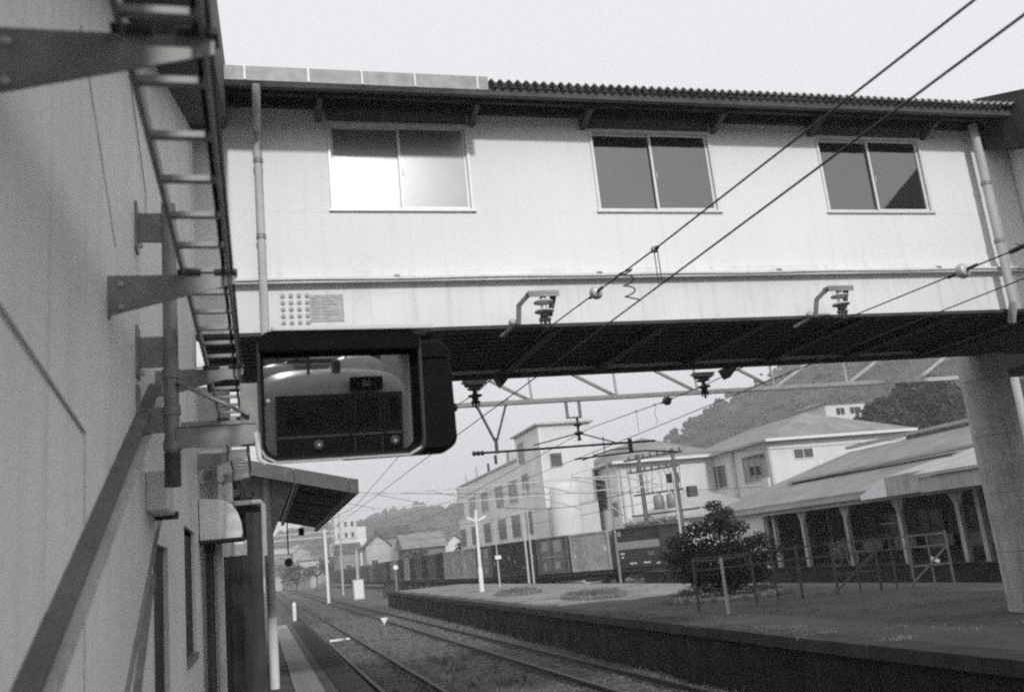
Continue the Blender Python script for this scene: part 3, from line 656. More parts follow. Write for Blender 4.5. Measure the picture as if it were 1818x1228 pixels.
MB().tube([(-MW / 2 - .008, -.108, -.17), (-MW / 2 - .004, -.108, -MH / 2 + .07), (-MW / 2 + .02, -.108, -MH / 2 + .025), (-MW / 2 + .07, -.108, -MH / 2 - .002), (MW / 2 - .08, -.108, -MH / 2 - .002), (MW / 2 - .02, -.108, -MH / 2 + .03)], .007, 8).build('lit_rim_line', galv_l, mir, smooth=True, world=False)  # pale tube added as the lit edge of the rim
mb = MB(); pts = L(.06); k = len(pts); mb.v = [Vector((p[0], .006, p[1])) for p in pts]; mb.f = [list(range(k))]
o = mb.build('mirror_glass', mirror_m, mir, world=False)
mb = MB(); mb.prism([(-MW / 2 + .0, MH / 2 - .10), (MW / 2 - .0, MH / 2 - .10), (MW / 2, MH / 2 - .03), (MW / 2 - .05, MH / 2 + .0), (-MW / 2 + .05, MH / 2), (-MW / 2, MH / 2 - .03)], 'Y', -.118, -.09)
mb.build('hood_front', black, mir, bevel=.008, world=False)
MB().box(-MW / 2 + .07, MW / 2 + .07, -.135, .1, MH / 2 + .002, MH / 2 + .026).build('hood_strip', alu, mir, world=False, bevel=.003)
MB().lathe((-.36, -.119, -.02), [(.008, 0), (.008, .008)], 8, (0, -1, 0)).build('screw', galv_l, mir, world=False)
mr2 = thing('rear_mirror', 'second black mirror housing mounted behind the hooded platform mirror', 'mirror', (.72, 4.93, 2.50))
mb = MB(); L2 = lambda dw: [(p[0], p[1]) for p in rrect(.66 - dw, .61 - dw, .075)]
ring(mb, [(L2(.03), -.11), (L2(0), -.09), (L2(0), .08), (L2(.03), .10)]); mb.f.append(list(range(28))); mb.f.append(list(range(84, 112)))
mb.build('housing', black, mr2, smooth=True, world=False)
MB().box(-.3, .3, -.125, -.11, .2, .26).build('cover_strip', black, mr2, world=False, bevel=.006)
MB().box(-.04, .04, -.16, -.11, -.15, .1).build('mounting_plate', galv, mr2, world=False)

# ================================================================== TRAIN standing behind the camera (seen in the mirror)
tn = thing('train', 'old electric train with pale domed roof waiting at the near platform, seen in the mirror', 'train', (2.95, -8.600, -.9))
def sect(y, sx, ztop, zbot, name=None, dome=.42):
    pts = []
    for k in range(17):
        a = math.pi * k / 16; c = math.cos(a); s_ = math.sin(a)
        pts.append((1.4 * sx * (abs(c) ** .62) * (1 if c > 0 else -1), (ztop - dome) + dome * s_ ** .8))
    return [(1.4 * sx, zbot)] + pts + [(-1.4 * sx, zbot)]
mb = MB(); X0 = 2.95
secs = [(-8.600, .88, 3.32, 1.0), (-8.660, .94, 3.44, .98), (-8.900, .985, 3.58, .98), (-9.400, 1, 3.66, .98), (-28.400, 1, 3.66, .98)]
rings = [[Vector((X0 + p[0], y, p[1] - .9)) for p in sect(y, s_, zt, zb_)] for y, s_, zt, zb_ in secs]
for r_ in rings: mb.v += r_
n = len(rings[0])
for i in range(len(rings) - 1):
    for j in range(n - 1): a = i * n + j; mb.f.append([a, a + 1, a + 1 + n, a + n])
mb.f.append(list(range(n)))
body = mb.build('body', train_l, tn, smooth=True)
MB().box(1.72, 4.18, -8.597, -8.560, .08, 1.55).build('lower_front_band', train_d, tn)
MB().box(1.72, 4.18, -8.597, -8.575, 1.55, 2.26).build('window_band', train_d, tn)
for a, b in ((1.86, 3.04), (3.2, 3.74), (3.88, 4.14)):
    wq = MB().box(a, b, -8.574, -8.550, 1.62, 2.2).build('windscreen', steel_dd, tn)
    MB().box(a + .04, b - .04, -8.549, -8.545, 1.66, 2.16).build('pane', pane_d, wq)
MB().box(3.12, 3.15, -8.56, -8.530, .1, 2.22).box(3.79, 3.82, -8.56, -8.530, .1, 2.22).build('gangway_door', steel_dd, tn)
sb = MB().box(3.14, 3.78, -8.600, -8.480, 2.31, 2.58).build('destination_box', black, tn, bevel=.01)
text('58', .17, mark_g, sb, (3.45, -8.470, 2.44), (R(90), 0, R(180)))
for x in (2.5, 4.0):
    hl = MB().lathe((x, -8.570, 1.30), [(.09, 0), (.09, .06), (.07, .09)], 16, (0, 1, 0)).build('headlight', galv_l, tn, smooth=True)
    MB().lathe((x, -8.478, 1.30), [(.022, 0), (.018, .012)], 14, (0, 1, 0)).build('lamp_lens', lamp_on, hl)
MB().lathe((3.62, -10.2, 2.6), [(.62, 0), (.6, .2), (.48, .34), (.28, .42), (.02, .45)], 20).build('roof_dome', galv_l, tn, smooth=True)
MB().lathe((2.0, -10.6, 2.6), [(.5, 0), (.48, .12), (.36, .24), (.02, .3)], 20).build('roof_dome', train_l, tn, smooth=True)
for a in (2.45, 3.47): MB().beam((a - .25, -8.53, 1.66), (a + .12, -8.53, 2.08), .02, .012).build('wiper', steel_dd, tn)
MB().tube([(3.2, -8.53, .4), (3.2, -8.5, 1.4)], .015, 6).tube([(3.74, -8.53, .4), (3.74, -8.5, 1.4)], .015, 6).build('handrail', galv, tn)
MB().box(1.74, 4.16, -8.56, -8.545, 1.44, 1.48).build('trim_line', mark_g, tn)
MB().lathe((2.95, -8.950, 2.68), [(.09, 0), (.09, .22), (.05, .26)], 12, (0, .2, 1)).build('horn', steel_d, tn, smooth=True)
MB().tube([(2.4, -8.900, 2.6), (2.4, -8.900, 3.0)], .03, 8).build('aerial', steel_d, tn)
for y in (-11.400, -14.900, -18.400): MB().box(2.3, 3.6, y - .8, y + .8, 2.74, 2.98).build('roof_fan', train_l, tn, bevel=.12)
MB().tube([(2.2, -10.400, 2.95), (3.7, -10.400, 2.95)], .05, 8).tube([(2.3, -10.400, 2.95), (2.95, -9.800, 3.35), (3.6, -10.400, 2.95)], .03, 6).build('pantograph', steel_d, tn)
MB().box(1.75, 4.15, -8.700, -8.520, -.45, .06).build('buffer_beam', steel_dd, tn, bevel=.02)
for y in (-11.400, -25.400):
    bo = MB().box(2.2, 3.7, y - 1.3, y + 1.3, -.6, -.2).build('bogie', wagon_m, tn)
    for dy in (-1, 1):
        for x in (2.38, 3.42): MB().lathe((x, y + dy, -.47), [(.43, 0), (.43, .12)], 20, (1, 0, 0)).build('wheel', steel_d, bo)
# second footbridge far behind the viewer
cp = thing('rear_footbridge', 'dark covered footbridge behind the waiting train, seen at the top of the mirror', 'footbridge', (4, -26, 0))
MB().box(-5, 20, -27.4, -24.6, 3.5, 4.2).build('girder', steel_d, cp); MB().box(-5, 20, -27.3, -24.7, 4.2, 6.6).build('wall', bld_b, cp); MB().box(-5.2, 20, -27.8, -24.2, 6.6, 6.8).build('roof', steel_dd, cp)
for k in range(8): MB().beam((-4 + 2.4 * k, -24.55, 3.55), (-2.2 + 2.4 * k, -24.55, 4.15), .06, .08).build('brace', galv, cp)
for x in (-4, 7.6, 18): MB().box(x - .25, x + .25, -26.3, -25.7, GZ, 3.5).build('column', concrete, cp)
hv = MB(); N = 50
for j_ in range(8):
    for i_ in range(N + 1):
        x = -90 + 180 * i_ / N; y = -60 - j_ * 6
        hv.v.append(Vector((x, y, GZ - .5 + (18 * math.sin(j_ / 7 * 1.57) + 3 * noise.noise(Vector((x / 8, y / 8, 0)))) * min(1, j_ / 2))))
for j_ in range(7):
    for i_ in range(N): a = j_ * (N + 1) + i_; hv.f.append([a, a + 1, a + N + 2, a + N + 1])
struct(hv.build('rear_sky_blocker', hill_m, smooth=True))  # slope added behind the camera to block bright sky in the mirror
rb2 = thing('rear_house', 'two storey pale building across the tracks behind the waiting train', 'building', (14, -30, 0))
MB().box(9, 20, -50, -26, GZ, 6).build('wall', bld_g, rb2); MB().prism([(8.3, 6), (20.7, 6), (14.5, 8.5)], 'Y', -51, -25.2).build('roof', roof_d, rb2)
for k in range(4):
    wq = MB().box(9.8 + 2.6 * k, 11.2 + 2.6 * k, -25.99, -25.95, 3.2, 4.6).build('window', alu, rb2); MB().box(9.9 + 2.6 * k, 11.1 + 2.6 * k, -25.945, -25.94, 3.3, 4.5).build('pane', pane_d, wq)

# ================================================================== OVERHEAD LINE
def insulator_bracket(x, y, face, label):
    """two-shed post insulator hanging from a plate bracketed off the girder; face -1 towards camera"""
    t = thing('insulator_bracket', label, 'insulator', (x, y, 4.2), group='insulators hung from the footbridge girder')
    zt = 4.02 + (.22 if face < 0 else -.02)
    MB().box(x - .17, x + .17, y - .06, y + .06, zt, zt + .035).box(x - .17, x + .17, y - .06, y - .05, zt - .03, zt).build('top_plate', galv, t, bevel=.004)
    if face < 0:
        MB().beam((x - .15, y, zt + .01), (x - .24, y + .1, zt - .08), .05, .02, up=(0, 1, 0)).beam((x - .24, y + .1, zt - .07), (x - .24, y + .18, zt - .27), .05, .02, up=(0, 1, 0)).beam((x - .24, y + .16, zt - .25), (x - .36, y + .45, zt - .32), .05, .03).build('strut', galv, t)
        MB().prism([(x + .10, zt), (x + .17, zt), (x + .10, zt - .22), (x + .05, zt - .22)], 'Y', y + .04, y + .06).build('side_plate', steel_d, t)
        MB().lathe((x - .3, y + .2, zt - .27), [(.02, 0), (.045, .02), (.045, .05), (.02, .07)], 10).build('knob', galv_l, t, smooth=True)
    else:
        MB().prism([(x - .16, zt + .04), (x + .2, zt + .04), (x + .12, zt - .05), (x - .12, zt - .05)], 'Y', y - .05, y + .05).build('strut', steel_dd, t)
        MB().prism([(x + .28, zt + .06), (x + .5, zt + .06), (x + .36, zt - .09)], 'Y', y - .2, y + .02).build('side_plate', steel_dd, t)
    pm = porcel if face < 0 else porcel_d
    z = zt
    for k in range(2):
        MB().lathe((x, y, z - .10), [(.03, .10), (.035, .05), (.10, .03), (.105, .015), (.06, .0), (.035, -.005)], 18).build('porcelain_shed', pm, t, smooth=True); z -= .10
    MB().lathe((x, y, z - .05), [(.045, .05), (.05, .02), (.03, 0)], 12).build('cap', steel_d, t, smooth=True)
    MB().box(x - .06, x + .06, y - .02, y + .02, z - .085, z - .05).tube([(x - .045, y, z - .05), (x - .045, y, z - .13)], .012, 6).tube([(x + .045, y, z - .05), (x + .045, y, z - .12)], .012, 6).tube([(x, y, z - .05), (x, y, z - .155)], .018, 6).build('wire_clamp', steel_dd, t)
    return t
insulator_bracket(2.955, 8.8, -1, 'two shed insulator on a bracket in front of the bridge above the near track')
insulator_bracket(6.6, 8.85, -1, 'two shed insulator on a bracket in front of the bridge above the far track')
insulator_bracket(2.95, 12.2, 1, 'dark insulator under the rear edge of the bridge beside the mirror')
insulator_bracket(6.6, 12.45, 1, 'dark insulator under the rear edge of the bridge farther right')
ZC, = (1.6 + 1.88,)
def line(name, pts, r, label, group='overhead wires'):
    return tag(MB().tube(pts, r, 6).build(name, wire_m, smooth=True), label, 'wire', group)
line('messenger_wire', [(2.95, .5, 3.62), (2.95, 2.75, 3.66), (2.95, 6, 3.745), (2.955, 8.8, 3.865), (2.95, 12.2, 3.845), (2.95, 13.7, 3.93), (2.95, 17, 4.02), (2.95, 30, 3.65), (2.95, 47, 4.1), (2.95, 90, 4.0), (2.9, 140, 4.2)], .0065, 'messenger wire of the near track, upper of the two bold diagonal wires')
line('contact_wire', [(2.98, .5, 3.47), (2.97, 10, 3.48), (2.93, 17, 3.48), (2.96, 47, 3.5), (2.95, 90, 3.55), (2.9, 140, 3.6)], .0065, 'contact wire of the near track, lower of the two bold diagonal wires')
line('messenger_wire', [(6.62, 1, 3.9), (6.6, 6.2, 3.81), (6.6, 8.85, 3.88), (6.6, 12.45, 3.84), (6.6, 13.8, 3.86), (6.4, 17, 3.93), (6.6, 30, 3.7), (6.6, 47, 4.1), (6.6, 90, 4.1)], .007, 'messenger wire of the far track with an insulator at the right')
line('contact_wire', [(6.7, 1, 3.55), (6.6, 7.5, 3.54), (6.6, 17, 3.5), (6.6, 47, 3.5), (6.6, 90, 3.55)], .006, 'contact wire of the far track below its messenger')
def ball(x, y, z, r, label, m=porcel_d, d=(0, 1, 0)):
    t = thing('strain_insulator', label, 'insulator', (x, y, z), group='round insulators in the overhead wires')
    MB().lathe((x, y - r * .9, z), [(r * .25, 0), (r * .75, r * .2), (r, r * .8), (r * .95, r * 1.1), (r * .55, r * 1.5), (r * .25, r * 1.8)], 18, d).build('porcelain', m, t, smooth=True)
    MB().tube([(x, y - r * 2.6, z), (x, y - r * .8, z)], r * .22, 8).tube([(x, y + r * .8, z), (x, y + r * 2.6, z)], r * .22, 8).build('cap', steel_dd, t, smooth=True)
ball(2.953, 7.3, 3.80, .062, 'large pale round insulator in the messenger wire before the bridge wall', porcel)
ball(6.6, 6.95, 3.83, .075, 'pale insulator in the far track messenger before the right bridge wall', porcel)
ball(2.95, 13.7, 3.93, .075, 'round insulator in the wire at the right side of the mirror')
ball(6.6, 13.8, 3.86, .08, 'round insulator in the far messenger under the truss')
ball(2.95, 6.02, 3.745, .028, 'small wire clamp ball holding the hanger over the bridge wall', galv)
def hanger(x, y, z0, z1, label, wob=0):
    pts = [(x + wob * math.sin(k * 1.3), y, z0 + (z1 - z0) * k / 8) for k in range(9)]
    tag(MB().tube(pts, .004, 5).lathe((x, y, z0 - .01), [(.012, 0), (.018, .012), (.012, .024)], 8).build('wire_hanger', wire_m), label, 'hanger', 'hangers between messenger and contact wires')
hanger(2.955, 5.98, 3.745, 3.48, 'thin hanger before the white wall under the small clamp ball')
hanger(2.965, 6.06, 3.745, 3.48, 'thin hanger right beside the first hanger before the white wall')
hanger(6.55, 15.0, 3.9, 3.52, 'straight thin hanger under the far messenger', .0)
hanger(6.55, 14.2, 3.87, 3.52, 'wavy thin hanger nearest the round insulator', .02)
# coiled feeder linking the two wires
pts = [(2.955, 6.85, 3.79), (2.97, 6.75, 3.80)] + [(2.975 + .045 * math.cos(k * .7), 6.62 + .045 * math.sin(k * .7), 3.79 - .0105 * k) for k in range(24)] + [(2.97, 6.5, 3.50), (2.97, 6.45, 3.48)]
tag(MB().tube(pts, .006, 6).build('coiled_jumper', wire_m, smooth=True), 'coiled jumper wire linking the messenger to the contact wire before the bridge', 'jumper wire')
tag(MB().tube([(6.6, 5.95, 3.82), (6.6, 6.35, 3.81)], .022, 8).tube([(6.58, 5.9, 3.86), (6.6, 6.0, 3.83), (6.6, 6.2, 3.82), (6.63, 6.3, 3.87)], .006, 5).build('wire_splice', steel_dd, smooth=True), 'dark spindle shaped splice in the far messenger at the right edge', 'wire splice')
# signal and power lines crossing behind
random.seed(3)
for i, (a, b, lb) in enumerate([((-10, 60, 8.6), (40, 60, 4.6), 'thin sagging line crossing over the concrete building'), ((22.9, 48, 6.4), (60, 44, 7.5), 'service cable running right from the transformer poles across the station roof'),
                                ((12, 47, 4.2), (27, 60, 6.0), 'thin cable rising from the lamp area to the transformer poles'), ((3, 120, 6.2), (27, 59, 5.3), 'upper thin cable behind the goods train'), ((3, 120, 5.4), (27, 59, 4.4), 'lower thin cable behind the goods train')]):
    a = Vector(a); b = Vector(b); pts = [a + (b - a) * t / 12 - Vector((0, 0, .8 * (1 - (t / 6 - 1) ** 2))) for t in range(13)]
    line('service_cable', pts, .018, lb, 'service cables')

# gantry trusses
def gantry(y, x0, x1, zt, h, pitch, label, r=.05, flip=None, x_start=None, cols=True):
    t = thing('catenary_gantry', label, 'gantry', (x0, y, GZ), group='lattice catenary gantries')
    for z, nm in ((zt, 'bottom_chord'), (zt + h, 'top_chord')): MB().box(x0, x1, y - r, y + r, z - r * .9, z + r * .9).build(nm, galv_l, t)
    x = x_start if x_start else x0
    while x < x1 - .05:
        MB().beam((x, y, zt), (x - .03, y, zt + h), r * 1.3, r * .7).build('upright', galv_l, t)
        if x + pitch < x1:
            if flip and x >= flip: MB().beam((x, y, zt), (x + pitch, y, zt + h), r * 1.2, r * 1.1).build('diagonal', galv_l, t)
            else: MB().beam((x, y - .01, zt + h), (x + pitch, y - .01, zt), r * 1.2, r * 1.1).build('diagonal', galv_l if x < 0 else galv, t)
        x += pitch
    if cols:
        for x in (x0, x1): MB().tube([(x, y, GZ - .1), (x, y, zt + h)], r * 2.4, 10).build('column', conc_l, t, smooth=True)
    return t
g1 = gantry(17, -1.2, 16.9, 4.52, 1.0, 1.8, 'pale lattice gantry close behind the footbridge crossing all tracks', .048, flip=9.6, x_start=1.65 - 1.8)
def hang_frame(parent, x, y, zt, arm_r, zc):
    """U hanger, insulator and braced horizontal arm below the gantry"""
    MB().box(x - .16, x - .11, y - .03, y + .03, zt - .38, zt + .05).box(x + .11, x + .16, y - .03, y + .03, zt - .38, zt + .05).box(x - .11, x + .16, y - .025, y + .025, zt - .38, zt - .35).build('hanger_frame', galv_l, parent)
    z = zt - .38
    MB().lathe((x + .06, y, z - .45), [(.03, .45), (.022, .38), (.1, .33), (.1, .31), (.03, .28), (.022, .2), (.1, .16), (.1, .14), (.03, .1), (.04, 0)], 12).build('insulator', porcel_d, parent, smooth=True)
hang_frame(g1, 6.08, 17, 4.52, 0, 0)
MB().tube([(6.14, 17, 3.84), (5.2, 17, 3.66)], .013, 6).tube([(6.14, 17, 3.84), (6.9, 17, 3.6)], .013, 6).build('stay_rod', steel_dd, g1)
MB().tube([(4.0, 17, 3.58), (7.75, 17, 3.585)], .022, 8).build('pull_off_tube', steel_dd, g1)
MB().lathe((3.95, 17, 3.58), [(.03, 0), (.055, .04), (.03, .08), (.055, .12), (.03, .16), (.055, .2), (.03, .24)], 10, (1, 0, 0)).build('insulator', porcel_d, g1, smooth=True)
MB().tube([(7.2, 17, 3.66), (7.2, 17, 3.4)], .045, 8).tube([(6.0, 17, 3.33), (7.5, 17, 3.40), (8.2, 17, 3.33)], .018, 6).tube([(6.15, 17, 3.3), (6.8, 17, 3.47), (7.2, 17, 3.47)], .014, 6).build('steady_arm', steel_dd, g1)
MB().tube([(4.1, 17, 4.55), (4.42, 17, 3.80)], .028, 6).tube([(4.75, 17, 4.6), (4.46, 17, 3.80)], .024, 6).tube([(4.44, 17, 3.85), (4.44, 17, 3.55)], .035, 8).tube([(4.4, 17, 3.52), (4.4, 17, 3.35)], .03, 8).build('vee_hanger', galv, g1)
g2 = gantry(47, -2, 22.2, 4.62, .72, 2.6, 'second lattice gantry farther down the line behind the mirror edge', .03)
MB().tube([(6.2, 47, 4.6), (6.2, 47, 3.9)], .05, 6).tube([(3.2, 47, 4.6), (3.2, 47, 3.9)], .05, 6).build('dropper_arm', galv, g2)
gantry(92, -1, 7.0, 5.3, .5, 1.9, 'third distant gantry with a single pale mast by the far tracks', .06, cols=False)
tag(MB().tube([(6.1, 92, GZ - .1), (6.05, 92, 6)], .14, 8).build('gantry_mast', paint_w, smooth=True), 'white mast carrying the third distant gantry beside the far track', 'mast')

# masts and poles
def mast(x, y, h, r, label, m=conc_l, arms=()):
    t = thing('line_mast', label, 'pole', (x, y, GZ), group='thin poles behind the goods yard')
    MB().tube([(x, y, GZ - .1), (x, y, GZ + h)], r, 8, r * .7).build('pole', m, t, smooth=True)
    for (dx, z0, z1, rr) in arms: MB().tube([(x, y, z0), (x + dx, y, z1)], rr, 6).build('arm', galv_l, t)
    return t
mast(17.0, 60, 8.8, .08, 'pale mast in front of the concrete building corner', conc_l, [(1.5, 5.8, 5.8, .04), (4.2, 5.8, 4.3, .035)])
mast(20.9, 53.5, 9.4, .085, 'pale mast in front of the pale container next to the last one', galv, [(-2.4, 5.6, 6.0, .045), (-2.4, 6.6, 6.1, .03), (1.4, 4.0, 2.8, .04)])
mast(13.0, 52, 4.6, .05, 'thin mast with a small pale sign among dark containers', conc_l)
mast(9.35, 68, 3.6, .07, 'short mast with round white sign at the platform end', galv, [])
mast(18.5, 64, 7.4, .08, 'slim mast left of the white silo', conc_l, [(-1.5, 5.6, 5.6, .03)])
mast(10.2, 125, 12, .14, 'tall far mast rising before the pale tower block', conc_l, [(-2.6, 9, 9.2, .05), (2, 9, 9.4, .05)])
tag(MB().lathe((9.35, 67.85, 1.7), [(.17, 0), (.17, .03)], 16, (0, -1, 0)).build('round_sign', paint_w), 'small round white sign on the short mast at the platform end', 'sign')
tag(MB().box(12.85, 13.2, 51.9, 51.95, 1.55, 1.75).build('mast_sign', paint_w), 'small pale rectangular sign on the thin mast', 'sign')
# transformer pole pair
up = thing('transformer_poles', 'pair of concrete utility poles with crossarms, transformers and insulators behind the containers', 'utility poles', (27, 58, 0))
PA, PB = (27.35, 57.5), (25.9, 60.0)
for p in (PA, PB): MB().tube([(p[0], p[1], GZ - .1), (p[0], p[1], 7.7)], .2, 10, .13).build('pole', conc_l if p is None else pole_m, up, smooth=True)
a2, b2 = Vector((*PA, 0)), Vector((*PB, 0)); dd = (b2 - a2).normalized()
for z, e0, e1 in ((7.4, -.8, 1.3), (6.5, -.4, 1.2), (4.9, -.5, .8), (3.5, -1.6, 1.2)):
    MB().beam(a2 - dd * -e0 * -1 + Vector((0, 0, z)) if False else a2 + dd * e0 + Vector((0, 0, z)), b2 + dd * e1 + Vector((0, 0, z)), .12, .12).build('crossarm', steel_d, up)
for z in (7.4, 6.5):
    for k in range(8):
        p = a2 + dd * (-.6 + .62 * k); MB().lathe((p.x, p.y, z + .06), [(.05, 0), (.1, .05), (.06, .12), (.09, .16), (.03, .26)], 8).build('pin_insulator', porcel_d, up)
for k in (0, 1):
    p = a2 + dd * (.9 + 1.1 * k) + Vector((.15, -.35, 0))
    tf = MB().lathe((p.x, p.y, 3.75), [(.32, 0), (.36, .05), (.36, .85), (.3, .95), (.1, 1.0)], 14).build('transformer', galv, up, smooth=True)
    for q in (-.15, .15): MB().lathe((p.x + q, p.y, 4.72), [(.05, 0), (.07, .08), (.04, .22)], 8).build('bushing', porcel, tf)
p = a2 - dd * .9; MB().box(p.x - .1, p.x + .5, p.y - .3, p.y + .2, 4.3, 5.0).build('switch_box', steel_d, up)
for k in range(9):
    p = a2 + dd * (-.4 + .45 * k); q = p + Vector((random.uniform(-.3, .3), -.1, 0))
    MB().tube([(p.x, p.y, 6.5), (q.x + .1, q.y, 5.9), (q.x, q.y, 4.9)], .02, 5).build('drop_wire', wire_m, up)
MB().beam((PA[0], PA[1], 1.9), (PB[0] + .2, PB[1], 3.4), .08, .08).beam((PB[0], PB[1], 1.9), (PA[0], PA[1], 3.4), .08, .08).build('brace', galv, up)

# lamp
lp = thing('platform_lamp', 'white lamp pole with two short raised arms on the opposite platform', 'lamp post', (10.95, 47.7, 0))
MB().tube([(10.95, 47.7, 0), (10.95, 47.7, 1.2)], .12, 10).tube([(10.95, 47.7, 1.2), (10.98, 47.7, 4.2)], .085, 10, .06).build('pole', paint_w, lp, smooth=True)
for s in (-1, 1): MB().beam((10.98 + s * .08, 47.7, 3.62), (10.98 + s * .5, 47.7, 3.82), .14, .09).build('lamp_head', paint_w, lp)

# ================================================================== GOODS TRAIN: flat wagons and containers
def container(kind, label, px, py, ang):
    m = {'d': cont_d, 's': cont_d, 'l': cont_l, 'm': cont_m, 'D': cont_m, 'w': cont_d}[kind]
    t = thing('container', label, 'container', (px, py, .17), ang, 'containers on the goods train')
    L_, W2, Hh = 3.66, 1.2, 2.5
    bodyc = MB().box(-L_ / 2 + .06, L_ / 2 - .06, -W2 + .04, W2 - .04, .08, Hh - .03).build('body', m, t, world=False)
    fr = MB()
    for sx in (-1, 1):
        for sy in (-1, 1): fr.box(sx * L_ / 2 - .06, sx * L_ / 2 + .06, sy * W2 - .06, sy * W2 + .06, 0, Hh)
    for z in (.0, Hh - .12):
        for sy in (-1, 1): fr.box(-L_ / 2 + .06, L_ / 2 - .06, sy * W2 - .05, sy * W2 + .05, z, z + .12)
        for sx in (-1, 1): fr.box(sx * L_ / 2 - .05, sx * L_ / 2 + .05, -W2 + .06, W2 - .06, z, z + .12)
    fr.build('frame', m, t, world=False)
    if kind != 's':
        rbm = MB()
        for k in range(16):
            x = -L_ / 2 + .2 + k * .218
            rbm.box(x - .035, x + .035, -W2 - .015, -W2 + .04, .12, Hh - .12)
        rbm.build('side_ribs', m, t, world=False)
    if kind == 's':
        lab(MB().box(-L_ / 2 + .07, L_ / 2 - .07, -W2 + .02, -W2 + .037, 1.15, 1.62).build('stripe', mark_g, t, world=False), 'pale horizontal stripe')
        text('580', .34, mark_g, t, Vector((px, py, .17)) + Vector((.95, -W2 + .03, .78)), (R(90), 0, 0))
        for x0, x1, z in ((-1.45, -1.1, .85), (-1.4, -1.2, .62), (-.8, -.25, .2), (.3, .85, .2), (1.3, 1.55, .12)): MB().box(x0, x1, -W2 + .02, -W2 + .037, z, z + .1).build('marking', mark_w, t, world=False)
        MB().box(-1.55, -1.25, -W2 + .02, -W2 + .037, 2.0, 2.3).build('marking', mark_g, t, world=False)
    elif kind == 'D':
        d_ = MB().box(-1.5, -.05, -W2 - .03, -W2 - .016, .15, 2.3).box(.05, 1.5, -W2 - .03, -W2 - .016, .15, 2.3).build('door', m, t, world=False)
        for x0, x1, z0, z1 in ((-1.2, -.5, 1.55, 2.2), (.35, 1.2, 1.45, 2.25), (-1.3, 1.3, 1.1, 1.18), (-1.1, -.8, .2, .8), (.3, .9, .3, .8)): MB().box(x0, x1, -W2 - .04, -W2 - .031, z0, z1).build('marking', mark_g, t, world=False)
        for x in (-.35, .35): MB().tube([(x, -W2 - .06, .2), (x, -W2 - .06, 2.25)], .025, 6).build('lock_rod', galv, t, world=False)
    else:
        for x0, x1, z0, z1 in ((-1.6, -1.4, .9, 1.15), (1.35, 1.6, 1.2, 1.5), (-.2, 0, .5, .6)): MB().box(x0, x1, -W2 - .03, -W2 - .016, z0, z1).build('marking', mark_g if kind != 'l' else mark_w, t, world=False)
    return t
kinds = 'slDddDllldmdmdldmDdmd' + 'dmldmdlmdmdddmdldmdmdd'
ordn = ['first', 'second', 'third', 'fourth', 'fifth', 'sixth', 'seventh', 'eighth', 'ninth', 'tenth', 'eleventh', 'twelfth', 'thirteenth', 'fourteenth', 'fifteenth', 'sixteenth', 'seventeenth', 'eighteenth', 'nineteenth', 'twentieth']
kw = {'s': 'dark container with pale stripe', 'l': 'pale ribbed container', 'D': 'container with doors and labels', 'd': 'dark ribbed container', 'm': 'mid grey ribbed container'}
s0 = 3.05
for i, kd in enumerate(kinds):
    p, d_ = cat(SP, s0 + 1.85 + i * 3.98); ang = math.atan2(d_.y, d_.x) + math.pi
    if i < 20: lb = '%s, %s of the goods train from its near end' % (kw[kd], 'first' if i == 0 else ordn[i])
    else: lb = 'tiny %s container in the distant part of the goods train' % {'l': 'pale', 'd': 'dark', 'm': 'grey'}[kd]
    if i >= 20:
        t = MB().box(-1.83, 1.83, -1.2, 1.2, 0, 2.5).build('container', {'l': cont_l, 'd': cont_d, 'm': cont_m}[kd]); t.location = (p.x, p.y, .17); t.rotation_euler = (0, 0, ang)
        for k in range(6): rb_ = MB().box(-1.6 + k * .62, -1.5 + k * .62, -1.24, -1.2, .1, 2.4).build('rib', cont_m, t, world=False)
        tag(t, lb, 'container', 'far containers on the goods train')
    else: container(kd, lb, p.x, p.y, ang)
for k in range(8):
    p, d_ = cat(SP, s0 + 9.9 + k * 19.9); ang = math.atan2(d_.y, d_.x)
    wg = thing('flat_wagon', ['black flat wagon under the striped container', 'second black flat wagon from the near right end', 'third black flat wagon under pale containers', 'fourth black flat wagon from the near end', 'fifth black flat wagon from the near end', 'sixth black flat wagon of the goods train', 'second farthest black flat wagon of the goods train', 'farthest black flat wagon of the goods train'][k], 'wagon', (p.x, p.y, -.9), ang, 'flat wagons of the goods train')
    Lw = 9.7 if k > 1 else 9.6
    # deck follows the bend as short straight lengths
    for q in range(5):
        pq, dq = cat(SP, s0 + 1.85 + (k * 5 + q) * 3.98)
        lm = wg.matrix_basis.inverted() if False else None
        v = Vector((pq.x - p.x, pq.y - p.y)); v.rotate(Matrix.Rotation(-ang, 2)); 
        o = MB().box(-1.97, 1.97, -1.15, 1.15, .8, 1.05).box(-1.9, 1.9, -.15, .15, .45, .8).build('deck', wagon_m, wg, world=False); o.location = (v.x, v.y, 0); o.rotation_euler = (0, 0, math.atan2(dq.y, dq.x) - ang)
        if q in (0, 1, 3, 4) and k < 4:
            bo = MB().box(-1.0, 1.0, -1.0, 1.0, .35, .7).build('bogie', wagon_m, wg, world=False); bo.location = (v.x, v.y, 0); bo.rotation_euler = o.rotation_euler
            for sx in (-.7, .7): MB().lathe((sx, -.7, .43), [(.43, 0), (.43, .1)], 14, (0, 1, 0)).build('wheel', steel_d, bo, world=False)

